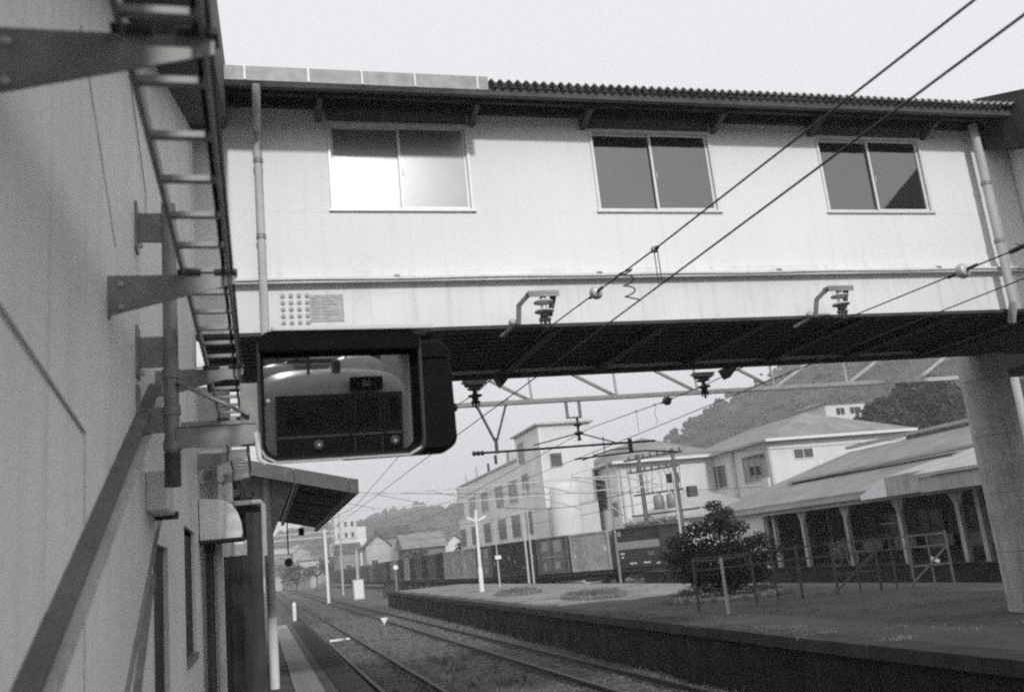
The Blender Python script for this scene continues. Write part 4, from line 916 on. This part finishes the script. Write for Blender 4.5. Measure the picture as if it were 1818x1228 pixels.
# ================================================================== BUILDINGS
def win(parent, x0, x1, y0, y1, z0, z1, face, pm=pane_m, mull=1, fm=alu):
    """sliding window on a wall: face 'X' = wall plane x0 facing -X, face 'Y' = wall plane y0 facing -Y"""
    f = .07
    mb = MB(); pb = MB()
    if face == 'Y':
        mb.box(x0, x0 + f, y0 - .06, y0, z0, z1).box(x1 - f, x1, y0 - .06, y0, z0, z1).box(x0 + f, x1 - f, y0 - .06, y0, z0, z0 + f).box(x0 + f, x1 - f, y0 - .06, y0, z1 - f, z1)
        for k in range(mull): c = x0 + (x1 - x0) * (k + 1) / (mull + 1); mb.box(c - .03, c + .03, y0 - .06, y0, z0 + f, z1 - f)
        pb.box(x0 + f, x1 - f, y0 - .02, y0 - .004, z0 + f, z1 - f)
    else:
        mb.box(x0 - .06, x0, y0, y0 + f, z0, z1).box(x0 - .06, x0, y1 - f, y1, z0, z1).box(x0 - .06, x0, y0 + f, y1 - f, z0, z0 + f).box(x0 - .06, x0, y0 + f, y1 - f, z1 - f, z1)
        for k in range(mull): c = y0 + (y1 - y0) * (k + 1) / (mull + 1); mb.box(x0 - .06, x0, c - .03, c + .03, z0 + f, z1 - f)
        pb.box(x0 - .02, x0 - .004, y0 + f, y1 - f, z0 + f, z1 - f)
    w_ = mb.build('window', fm, parent); pb.build('pane', pm, w_); return w_
def hip(x0, x1, y0, y1, z0, h, ov=.6, ridge='Y', inset=None):
    x0 -= ov; x1 += ov; y0 -= ov; y1 += ov
    ins = inset if inset is not None else (x1 - x0) / 2 if ridge == 'Y' else (y1 - y0) / 2
    if ridge == 'Y': a, b = ((x0 + x1) / 2, y0 + ins, z0 + h), ((x0 + x1) / 2, y1 - ins, z0 + h)
    else: a, b = (x0 + ins, (y0 + y1) / 2, z0 + h), (x1 - ins, (y0 + y1) / 2, z0 + h)
    v = [(x0, y0, z0), (x1, y0, z0), (x1, y1, z0), (x0, y1, z0), a, b, (x0, y0, z0 - .18), (x1, y0, z0 - .18), (x1, y1, z0 - .18), (x0, y1, z0 - .18)]
    if ridge == 'Y': f = [(0, 1, 4), (1, 2, 5, 4), (2, 3, 5), (3, 0, 4, 5)]
    else: f = [(0, 1, 5, 4), (1, 2, 5), (2, 3, 4, 5), (3, 0, 4)]
    return MB().add(v, f + [(6, 7, 1, 0), (7, 8, 2, 1), (8, 9, 3, 2), (9, 6, 0, 3), (6, 9, 8, 7)])
# station house with canopy
sh_ = thing('station_house', 'long low station house with grey sloping roof and dark open platform canopy', 'station building', (21.5, 35, 0))
MB().prism([(20.75, 2.62), (26.6, 4.75), (32.5, 2.62), (32.5, 2.5), (20.75, 2.5)], 'Y', 26.0, 37.2).build('roof', roof_rib, sh_)
MB().add([(20.75, 37.2, 2.62), (32.5, 37.2, 2.62), (26.6, 37.2, 4.75), (20.75, 41, 2.62), (32.5, 41, 2.62), (20.75, 37.2, 2.5), (20.75, 41, 2.5), (32.5, 41, 2.5), (32.5, 37.2, 2.5)],
         [(0, 2, 3), (2, 1, 4), (2, 4, 3), (0, 3, 6, 5), (3, 4, 7, 6), (4, 1, 8, 7), (5, 6, 7, 8)]).build('roof_hip', roof_ribx, sh_)
MB().prism([(20.6, 2.7), (26.6, 4.95), (32.6, 2.7), (32.6, 2.55), (26.6, 4.75), (20.6, 2.5)], 'Y', 12, 25.98).build('roof', roof_rib, sh_)
MB().box(26.5, 26.72, 12, 37.2, 4.9, 5.03).build('ridge_cap', roof_l, sh_)
MB().beam((23.2, 14, 3.78), (23.2, 37, 3.6), .35, .09).build('snow_rail', roof_l, sh_)
MB().box(20.7, 20.78, 28.4, 40.9, 2.36, 2.52).build('gutter', roof_l, sh_)
MB().box(20.9, 21.05, 22, 36.2, 2.2, 2.36).build('canopy_beam', wood_l, sh_)
MB().box(24.2, 24.4, 12, 36, 0, 2.5).build('rear_wall', steel_dd, sh_); MB().box(20.9, 32, 11.8, 12, 0, 2.5).build('end_wall', bld_b, sh_)  # unseen near end wall added against sun; rear wall darkened as shade
MB().box(21.3, 24.2, 36.2, 36.29, 0, 2.38).build('shade_panel', steel_dd, sh_); MB().box(21.1, 32, 36.3, 40.4, 0, 2.5).build('end_wall', bld_w, sh_)  # dark panel put where the canopy end is only in shade
MB().box(21.1, 24.2, 12, 36.2, 2.38, 2.44).build('ceiling', steel_dd, sh_); MB().box(22.2, 24.2, 12, 36.2, .0, .015).build('shade_floor', steel_dd, sh_)  # ceiling and floor sheet coloured dark as canopy shade
for k, yy in enumerate((35.9, 33.7, 30.75, 27.65, 24.8, 23.9, 21.5)):
    MB().box(21.33, 21.5, yy - .09, yy + .09, .0, 2.2).build('canopy_post', wood_l, sh_)
    if k in (1, 2, 3, 4): MB().prism([(yy - .35, 2.2), (yy + .35, 2.2), (yy + .09, 1.75), (yy - .09, 1.75)], 'X', 21.36, 21.47).build('capital', wood_l, sh_)
for k in range(5):
    win(sh_, 24.15, 24.15, 24 + 2.4 * k, 25.6 + 2.4 * k, .9, 1.8, 'X', pane_d, 1, steel_d)
MB().box(24.0, 24.1, 31.2, 32.3, 1.35, 1.41).build('lamp_tube', mark_w, sh_)
for k in range(6): MB().box(23.4, 23.9, 24.2 + 2 * k, 25.4 + 2 * k, .38, .45).box(23.82, 23.9, 24.2 + 2 * k, 25.4 + 2 * k, .45, .85).build('bench', bld_b, sh_)
# lit entrance gablet and small porch roofs
pg = thing('station_porch', 'pale porch block projecting through the station canopy eaves', 'porch', (20.9, 29, 2))
MB().add([(20.3, 23.0, 2.3), (20.3, 26.7, 2.3), (22.6, 26.7, 2.3), (22.6, 23.0, 2.3), (20.3, 23.0, 3.0), (20.3, 26.7, 2.93), (22.6, 26.7, 3.4), (22.6, 23.0, 3.45)], [(0, 1, 5, 4), (1, 2, 6, 5), (2, 3, 7, 6), (3, 0, 4, 7), (4, 5, 6, 7), (0, 3, 2, 1)]).build('block', wood_l, pg)
MB().add([(20.3, 26.71, 2.3), (20.7, 28.7, 2.3), (22.6, 26.71, 2.3), (20.3, 26.71, 2.93), (22.6, 26.71, 3.4), (20.7, 28.7, 2.45)], [(0, 1, 5, 3), (1, 2, 4, 5), (0, 3, 4, 2), (3, 5, 4), (0, 2, 1)]).build('white_wing', paint_w, pg)
MB().prism([(19.6, 2.72), (23.2, 3.75), (23.2, 3.83), (19.6, 2.82)], 'Y', 19.5, 24.4).build('porch_roof', roof_l, pg)
MB().box(19.7, 20.2, 19.6, 24.3, 2.25, 2.70).build('porch_fascia', wood_l, pg)
lh = thing('low_house', 'low house with pale hipped roof between the striped container and the white houses', 'house', (31, 62, 0))
MB().box(27.9, 35.4, 60.8, 67.2, GZ, 3.2).build('wall', bld_w, lh); hip(27.9, 35.4, 60.8, 67.2, 3.2, 1.95, .6, 'X').build('roof', roof_l, lh); win(lh, 31, 32.6, 60.8, 60.8, 1.4, 2.5, 'Y', pane_m)
# bicycle and low rail on the station platform
mb = MB(); bc = thing('bicycle', 'bicycle leaning on the station platform below the canopy', 'bicycle', (21.2, 31.0, 0))
for yy in (30.5, 31.5): mb = MB().tube([(21.2, yy + .33 * math.cos(t * .4), .33 + .33 * math.sin(t * .4)) for t in range(17)], .02, 5).build('wheel', galv, bc)
MB().tube([(21.2, 30.5, .33), (21.2, 30.7, .85), (21.2, 31.2, .75), (21.2, 31.5, .33), (21.2, 31.0, .3), (21.2, 30.7, .85)], .018, 5).tube([(21.2, 31.2, .75), (21.2, 31.2, .95)], .02, 5).tube([(21.0, 30.68, .98), (21.4, 30.68, .98)], .015, 5).build('frame', galv, bc)
# two storey house B
hb = thing('upper_house', 'two storey white house with hipped roof rising behind the station roof', 'house', (36, 59, 0))
MB().box(35.8, 47.5, 59, 72, GZ, 8).build('wall', bld_w, hb)
hip(35.8, 47.5, 59, 76, 8.0, 2.3, .6, 'Y', 4.5).build('roof', roof_m, hb)
MB().box(35.15, 48.15, 58.33, 58.39, 7.8, 8.0).build('gutter', alu, hb); MB().box(35.12, 35.18, 58.4, 76, 7.82, 8.0).build('gutter', roof_l, hb)
win(hb, 37.6, 39.3, 59, 59, 6.4, 7.2, 'Y', pane_m); win(hb, 42, 43.6, 59, 59, 4.9, 5.9, 'Y', pane_m)
win(hb, 35.8, 35.8, 65.9, 69.0, 5.2, 7.1, 'X', pane_m, 1); win(hb, 35.8, 35.8, 59.8, 63.2, 5.2, 7.2, 'X', pane_g, 3, wood_l)
MB().box(35.6, 35.8, 64.4, 64.8, 0, 7.9).box(35.6, 35.8, 59.0, 59.3, 0, 7.9).build('pilaster', conc_l, hb)
MB().box(35.4, 35.8, 59.3, 60.2, 4.5, 5.3).build('balcony_box', bld_w, hb)
# house C
hc_ = thing('rear_house', 'two storey white house with hipped roof and white eaves behind the transformer poles', 'house', (31, 68, 0))
MB().box(27.5, 36, 68, 83, GZ, 8.05).build('wall', bld_w, hc_)
lab(MB().box(27.42, 27.5, 68.05, 82.9, GZ, 8.0).build('wall', bld_g, hc_), 'shaded side wall, light put into its colour')  # side sheet paler than the front, standing for fill light
hip(27.5, 36, 68, 83, 8.05, 2.3, .7, 'Y', 5).build('roof', roof_m, hc_)
MB().box(26.75, 36.7, 67.22, 67.28, 7.85, 8.05).build('gutter', alu, hc_)
win(hc_, 31.4, 32.7, 68, 68, 6.0, 6.9, 'Y', pane_d); win(hc_, 27.42, 27.42, 75.6, 77.6, 4.9, 7.0, 'X', pane_m, 0, galv); win(hc_, 27.42, 27.42, 70.9, 74.3, 4.6, 7.1, 'X', pane_m, 1, galv); win(hc_, 27.42, 27.42, 68.8, 70.0, 3.9, 5.0, 'X', pane_m, 0, galv)
MB().tube([(27.6, 67.9, 0), (27.6, 67.9, 7.8)], .09, 8).tube([(28.3, 67.9, 0), (28.3, 67.9, 7.8)], .06, 8).build('downpipe', conc_l, hc_)
# concrete office D
od = thing('concrete_office', 'three storey pale concrete building with stair tower and rows of square windows', 'building', (22.6, 90, 0))
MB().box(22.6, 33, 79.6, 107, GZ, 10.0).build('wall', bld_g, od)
MB().box(22.45, 33, 79.5, 107.3, 10.0, 10.18).build('roof_slab', conc_l, od)
MB().box(22.58, 27.0, 72, 79.5, GZ, 11.95).build('stair_tower', bld_w, od)
lab(MB().box(22.5, 22.58, 72.0, 79.5, GZ, 11.9).build('tower_side', bld_g, od), 'shaded side of the stair tower, light put into its colour')  # lighter sheet stands for fill light on the tower's shaded face
MB().box(22.2, 27.3, 71.6, 79.9, 11.95, 12.1).build('tower_roof', conc_l, od)
for k, yy in enumerate((105.2, 99.3, 93.3, 87.1, 82.0)):
    for z in (6.35, 3.2): win(od, 22.6, 22.6, yy - 1.6, yy + 1.6, z, z + 2.1, 'X', pane_m, 0, paint_w)
for z in (6.5, 3.3): win(od, 22.5, 22.5, 76.2, 78.2, z, z + 2.0, 'X', pane_m, 0, conc_l)
win(od, 22.5, 22.5, 76.8, 78.6, 9.5, 11.3, 'X', pane_m, 0, conc_l); win(od, 23.2, 24.3, 72, 72, 8.4, 9.6, 'Y', pane_m, 0, conc_l)
for k, yy in enumerate((104, 98.5, 93, 85)): MB().tube([(23.2, yy, 10.1), (23.2, yy, 11.3 + .3 * (k % 2))], .14, 6).build('roof_vent', conc_l if k != 2 else steel_d, od)
MB().box(23, 23.8, 83.6, 84.4, 10.18, 11.3).build('roof_box', conc_l, od)
so = thing('white_silo', 'white cylindrical silo with domed top between the office and the house', 'silo', (22.95, 68.3, 0))
MB().lathe((22.95, 68.3, GZ), [(1.2, 0), (1.2, 7.3), (1.1, 7.6), (.7, 7.8), (.1, 7.9)], 28).build('tank', bld_w, so, smooth=True)
# town houses
def gable(x, y, w_, d_, hw, hr, label, wm, rmx, axis='X', wins_=((.3, .6),), name='gabled_house', z0=GZ):
    t = thing(name, label, 'house', (x, y, z0), group='houses of the town beyond the tracks')
    MB().box(x, x + w_, y, y + d_, z0, z0 + hw).build('wall', wm, t)
    if axis == 'Y': MB().prism([(x - .5, z0 + hw - .1), (x + w_ / 2, z0 + hw + hr), (x + w_ + .5, z0 + hw - .1), (x + w_ + .5, z0 + hw - .35), (x + w_ / 2, z0 + hw + hr - .25), (x - .5, z0 + hw - .35)], 'Y', y - .5, y + d_ + .5).build('roof', rmx, t); MB().prism([(x, z0 + hw), (x + w_, z0 + hw), (x + w_ / 2, z0 + hw + hr - .3)], 'Y', y, y + .2).build('gable_wall', wm, t)
    else: MB().prism([(y - .5, z0 + hw), (y + d_ / 2, z0 + hw + hr), (y + d_ + .5, z0 + hw)], 'X', x - .5, x + w_ + .5).build('roof', rmx, t)
    for a, z in wins_: win(t, x + w_ * a, x + w_ * a + 1.5, y, y, z0 + hw * z, z0 + hw * z + 1.1, 'Y', pane_d, 1)
    return t
gable(19.8, 132, 5.6, 8, 5.2, 2.2, 'dark boarded house with a small white framed window behind the dark containers', bld_b, roof_m, 'X', ((.3, .52),))
gable(25.6, 134, 3.4, 8, 5.0, 2.0, 'small gabled house with bright white gable beside the concrete office', paint_w, roof_m, 'Y', ())
gable(22.3, 207, 5.3, 9, 8.0, 2.6, 'white house with dark gabled roof left of the boarded house', town_l, roof_d, 'Y', ((.2, .5),))
gable(18.6, 236, 5.4, 9, 7.6, 2.6, 'pale narrow house at the left of the row behind the train', town_g, roof_d, 'X', ((.3, .5),))
gable(26.2, 212, 7, 9, 9.6, 2.8, 'dark roofed house half hidden between the gabled houses', town_g, roof_d, 'X', ())
gable(77, 111, 6.5, 6, 3.4, .4, 'flat roofed white house on the slope above the station roof', bld_w, conc_l, 'X', ((.25, .5), (.6, .5)), z0=14.6)
gable(82.5, 105, 6, 6, 2.5, .3, 'low white annex right of the hillside house', bld_w, conc_l, 'X', (), z0=12.4)
rnd = random.Random(8)
adj = ['leftmost low', 'pale flat', 'small dark roofed', 'tall narrow', 'white fronted', 'grey roofed', 'squat', 'broad pale', 'dim little', 'farther pale', 'plain low', 'light roofed', 'hazy dark', 'nearer grey']
for i in range(14):
    x = -6 + i * 2.6 + rnd.uniform(-1, 1); y = 262 + rnd.uniform(-12, 90)
    gable(x * y / 210, y, rnd.uniform(4, 7), 7, rnd.uniform(3.2, 7), 1.8, '%s house in the hazy town, number %d counting from the left' % (adj[i], i + 1) if False else '%s house in the hazy far town beyond the bend of the tracks' % adj[i], rnd.choice((town_l, town_g, bld_b)), rnd.choice((roof_m, roof_d, roof_l)), rnd.choice('XY'), ((.3, .5),))
adj2 = ['lowest pale', 'dark roofed', 'white walled', 'narrow grey', 'broad white', 'small faded', 'tall pale', 'boxy light', 'topmost grey', 'topmost white', 'half hidden', 'steep roofed']
for i in range(12):
    y = 300 + i * 11 + rnd.uniform(-5, 5); x = y * rnd.uniform(.0, .085)
    gable(x, y, rnd.uniform(6, 10), 8, rnd.uniform(4, 7), 2.2, '%s house climbing the hazy hillside at the end of the tracks' % adj2[i], rnd.choice((town_l, town_g, town_l)), rnd.choice((roof_m, roof_l, roof_d)), rnd.choice('XY'), ((.3, .5),), z0=GZ + (y - 295) * .085)
tw = thing('tower_block', 'tall pale apartment block with small windows in the far haze', 'apartment block', (20, 260, 0))
MB().box(19.8, 25.8, 260, 272, GZ, 17.2).build('wall', bld_w, tw); MB().box(25.81, 28.5, 262, 272, GZ, 14).build('wing', bld_g, tw); MB().box(21.5, 23.5, 261, 264, 17.2, 18.6).build('lift_house', bld_w, tw)
for k in range(5):
    for q in range(3): win(tw, 20.6 + q * 1.8, 21.5 + q * 1.8, 260, 260, 2.6 + k * 2.9, 4.0 + k * 2.9, 'Y', pane_m, 0, conc_l)

# ================================================================== PLATFORM FURNITURE (opposite side)
fn = thing('timber_fence', 'weathered post and rail fence across the opposite platform in front of the station', 'fence', (12, 19, 0))
FP = [(9.35, 19.4, 1.12), (9.3, 17.95, 1.15), (10.85, 19.5, 1.15), (12.05, 19.5, 1.2), (12.8, 19.2, 1.2), (13.75, 18.9, 1.2), (14.5, 18.7, 1.2), (15.25, 18.3, 1.2)]
for x, y in ((11.4, 19.5), (13.3, 19.05), (14.1, 18.8), (14.9, 18.5)): MB().tube([(x, y, -.03), (x, y, 1.14)], .022, 6).build('stave', fence_m, fn, smooth=True)
for i, (x, y, h) in enumerate(FP): MB().tube([(x, y, -.03), (x + .01, y, h)], .035, 8).build('post', galv_l if i == 1 else fence_m, fn, smooth=True)
lines_ = [(0, 2), (2, 3), (3, 4), (4, 5), (5, 6), (6, 7), (0, 1), (1, 2)]
for a, b in lines_:
    A, B = FP[a], FP[b]
    for z in ((1.1,) if 1 in (a, b) else (1.14, .88)): MB().beam((A[0], A[1], z), (B[0], B[1], z), .034, .034).build('rail', fence_m, fn)
for a, b in ((4, 5), (6, 7)):
    A, B = FP[a], FP[b]; MB().beam((A[0], A[1], .1), (B[0], B[1], .85), .04, .04).build('brace', fence_m, fn)
    MB().beam((A[0], A[1], .45), (B[0], B[1], .45), .04, .04).build('rail', fence_m, fn)
tag(MB().beam((15.0, 18.6, .60), (15.14, 18.5, .5), .08, .08).build('white_bundle', mark_w), 'small white object tied to the fence near its right end', 'bundle')
def bed(x0, y0, x1, y1, n, label, tall=.12):
    t = thing('flower_bed', label, 'flower bed', ((x0 + x1) / 2, (y0 + y1) / 2, 0), group='stone edged beds on the opposite platform')
    cx, cy, rx, ry = (x0 + x1) / 2, (y0 + y1) / 2, (x1 - x0) / 2, (y1 - y0) / 2; N = 26
    pts = [(cx + rx * math.cos(a), cy + ry * math.sin(a)) for a in [6.283 * k / N for k in range(N)]]
    MB().prism(pts, 'Z', -.02, .07).build('soil', asph_l, t)
    for k in range(N):
        a = 6.283 * (k + .5) / N; px, py = cx + rx * math.cos(a), cy + ry * math.sin(a); s_ = random.uniform(.09, .13)
        MB().lathe((px, py, -.02), [(s_ * .9, 0), (s_, .06), (s_ * .7, .15), (s_ * .2, .18)], 6).build('edging_stone', stone, t)
    mb = MB()
    for k in range(n):
        a = random.random() * 6.28; q = math.sqrt(random.random()) * .85; foliage(mb, (cx + rx * q * math.cos(a), cy + ry * q * math.sin(a), .1 + random.random() * tall), (.16, .16, .07), 14, .03)
    mb.build('low_plants', weeds_m if tall < .2 else leaf_m, t)
bed(9.9, 38.2, 11.6, 41.6, 110, 'left pale planted bed edged with stones on the opposite platform')
bed(9.9, 28.6, 11.7, 32.2, 130, 'middle pale planted bed edged with stones on the opposite platform')
bed(10.2, 21.0, 13.3, 24.2, 120, 'larger stone edged bed under the dark garden tree', .22)

# small trackside items
tm_ = thing('triangle_marker', 'small white inverted triangle marker on a thin stake between the tracks', 'marker', (5.0, 41, GZ))
MB().tube([(5.0, 41, GZ - .05), (5.0, 41, -.55)], .02, 6).build('stake', galv, tm_)
MB().prism([(4.83, -.38), (5.17, -.38), (5.0, -.66)], 'Y', 40.95, 40.97).build('plate', paint_w, tm_)
tag(MB().box(2.55, 3.35, 39.2, 39.5, -1.0, -.93).build('white_board', paint_w, bevel=.01), 'short white board lying between the rails of the near track', 'board')
wp = thing('white_stake', 'white stake standing left of the near track beyond the platform', 'stake', (2.0, 64, GZ)); MB().tube([(2.0, 64, GZ - .05), (2.0, 64, GZ + 1.1)], .12, 8).build('shaft', paint_w, wp); MB().lathe((2.0, 64, GZ + 1.1), [(.12, 0), (.06, .12)], 8).build('cap', paint_w, wp)
cb = thing('relay_cabinet', 'pale relay cabinet on a post beyond the end of the opposite platform', 'cabinet', (9.6, 98, GZ)); MB().box(9.0, 10.1, 97.6, 98.4, GZ, GZ + 2.0).build('case', conc_l, cb, bevel=.03); MB().box(9.1, 10.0, 97.57, 97.6, GZ + .1, GZ + 1.9).build('door', paint_w, cb); MB().tube([(9.55, 98, GZ + 2), (9.55, 98, GZ + 5)], .14, 8).build('post', conc_l, cb)
tag(MB().box(11.4, 12.9, 92, 93, GZ, GZ + 1.2).box(11.3, 13, 91.9, 93.1, GZ + 1.2, GZ + 1.3).build('dark_hut', steel_dd), 'small dark hut right of the pale relay cabinet', 'hut')
tag(MB().lathe((-.3, 60, -.3), [(.16, 0), (.16, .2), (.1, .3)], 10).tube([(-.3, 60, GZ), (-.3, 60, -.3)], .04, 6).build('white_signal', paint_w), 'small white ground signal seen left of the canopy pole', 'signal')

# ================================================================== NEAR PLATFORM: shed, canopy, pole
sd = thing('platform_shed', 'dark corrugated shed wall under the canopy beside the pale pole', 'shed', (-.3, 11.3, 0))
mb = MB(); n = 60
pts = [(-1.6 + 1.45 * k / n, 11.3 + .025 * math.sin(k / n * 6.283 * 11)) for k in range(n + 1)]
MB().add([(x, y, z) for x, y in pts for z in (0, 1.93)], [(2 * k, 2 * k + 2, 2 * k + 3, 2 * k + 1) for k in range(n)]).build('corrugated_sheet', steel_dd, sd)
MB().box(-.15, .02, 11.35, 11.5, 0, 2.6).build('corner_post', steel_dd, sd); MB().box(-.15, -.1, 11.4, 20, 0, 1.95).build('side_wall', steel_dd, sd)
MB().tube([(-.45, 11.2, 2.52), (.02, 11.2, 2.52), (.05, 11.2, 2.48), (.05, 11.2, 1.9)], .03, 8).build('pipe_rail', galv_l, sd, smooth=True)
MB().prism([(-1.6, 2.55), (-.02, 2.55), (-.02, 2.48), (-1.6, 2.48)], 'Y', 11.3, 20).build('shed_roof', steel_dd, sd)
cy = thing('platform_canopy', 'dark monopitch platform canopy with pale fascia behind the mirror', 'canopy', (0, 15.3, 0))
def cz(x): return 3.44 - .255 * (x + .06)
MB().prism([(-2.6, cz(-2.6)), (1.5, cz(1.5)), (1.5, cz(1.5) - .07), (-2.6, cz(-2.6) - .07)], 'Y', 15.0, 27).build('roof', steel_dd, cy)
for x0, x1 in ((-2.6, .55), (.56, 1.40), (1.41, 1.55)): MB().prism([(x0, cz(x0) + .03), (x1, cz(x1) + .03), (x1, cz(x1) - .20), (x0, cz(x0) - .20)], 'Y', 14.95, 14.99).build('fascia', galv_l, cy)
MB().box(1.5, 1.56, 14.99, 27, cz(1.5) - .2, cz(1.5) + .03).build('eaves_board', steel_d, cy)
for x in (.62, -.9): MB().beam((x, 15.1, cz(x) - .13), (x, 26.9, cz(x) - .13), .07, .09).build('purlin', conc_l if x > 0 else steel_d, cy)
for k in range(6): MB().prism([(-2.5, cz(-2.5) - .07), (1.48, cz(1.48) - .07), (1.48, cz(1.48) - .09), (-2.5, cz(-2.5) - .13)], 'Y', 15.3 + 2.2 * k, 15.38 + 2.2 * k).build('rafter', steel_dd, cy)
PLX = .14
MB().tube([(PLX, 15.35, 0), (PLX, 15.35, 1.05)], .075, 12).build('post_foot', paint_w, cy, smooth=True)
MB().tube([(PLX, 15.35, 1.05), (PLX, 15.35, cz(PLX) - .1)], .066, 12).build('post', conc_l, cy, smooth=True)
MB().prism([(PLX - .42, cz(PLX) - .10), (PLX + .42, cz(PLX) - .2), (PLX + .05, cz(PLX) - 1.05), (PLX - .05, cz(PLX) - 1.05)], 'Y', 15.32, 15.36).build('gusset', galv, cy)
MB().tube([(PLX - .42, 15.34, cz(PLX) - .1), (PLX - .05, 15.34, cz(PLX) - 1.05)], .02, 6).tube([(PLX + .42, 15.34, cz(PLX) - .2), (PLX + .05, 15.34, cz(PLX) - 1.05)], .02, 6).build('gusset_edge', conc_l, cy)
for yy in (21.5, 27): MB().tube([(PLX, yy, 0), (PLX, yy, cz(PLX) - .1)], .05, 10).build('post', conc_l, cy, smooth=True)
cm = thing('hanging_speaker', 'dark round lamp hanging on a thin rod below the canopy edge', 'lamp', (.75, 26, 2.5)); MB().tube([(.72, 26, 3.15), (.72, 26, 2.25)], .02, 6).build('rod', steel_d, cm); MB().lathe((.72, 26, 1.95), [(.03, 0), (.09, .04), (.12, .11), (.09, .18), (.03, .22)], 14).build('shade', steel_dd, cm, smooth=True)
tag(MB().box(1.05, 1.2, 26.8, 27.0, 2.78, 2.98).build('camera_box', black), 'small black box under the far right corner of the canopy', 'box')

# ================================================================== HAZE
hz = MB().box(-1400, 1400, -130, 1300, GZ - 1, 150).build('haze', None); hz['kind'] = 'stuff'; hz['label'] = 'pale haze in the air over the whole station'; hz['category'] = 'haze'
hm = bpy.data.materials.new('haze_volume'); hm.use_nodes = True; hm.node_tree.nodes.clear()
ou = hm.node_tree.nodes.new('ShaderNodeOutputMaterial'); pv = hm.node_tree.nodes.new('ShaderNodeVolumePrincipled')
pv.inputs['Color'].default_value = (.97, .97, 1, 1); pv.inputs['Density'].default_value = .0009; pv.inputs['Anisotropy'].default_value = .2
hm.node_tree.links.new(pv.outputs[0], ou.inputs['Volume']); hz.data.materials.append(hm)
for o in list(bpy.data.objects):
    if 'label' in o and o['label'] == '': del o['label']
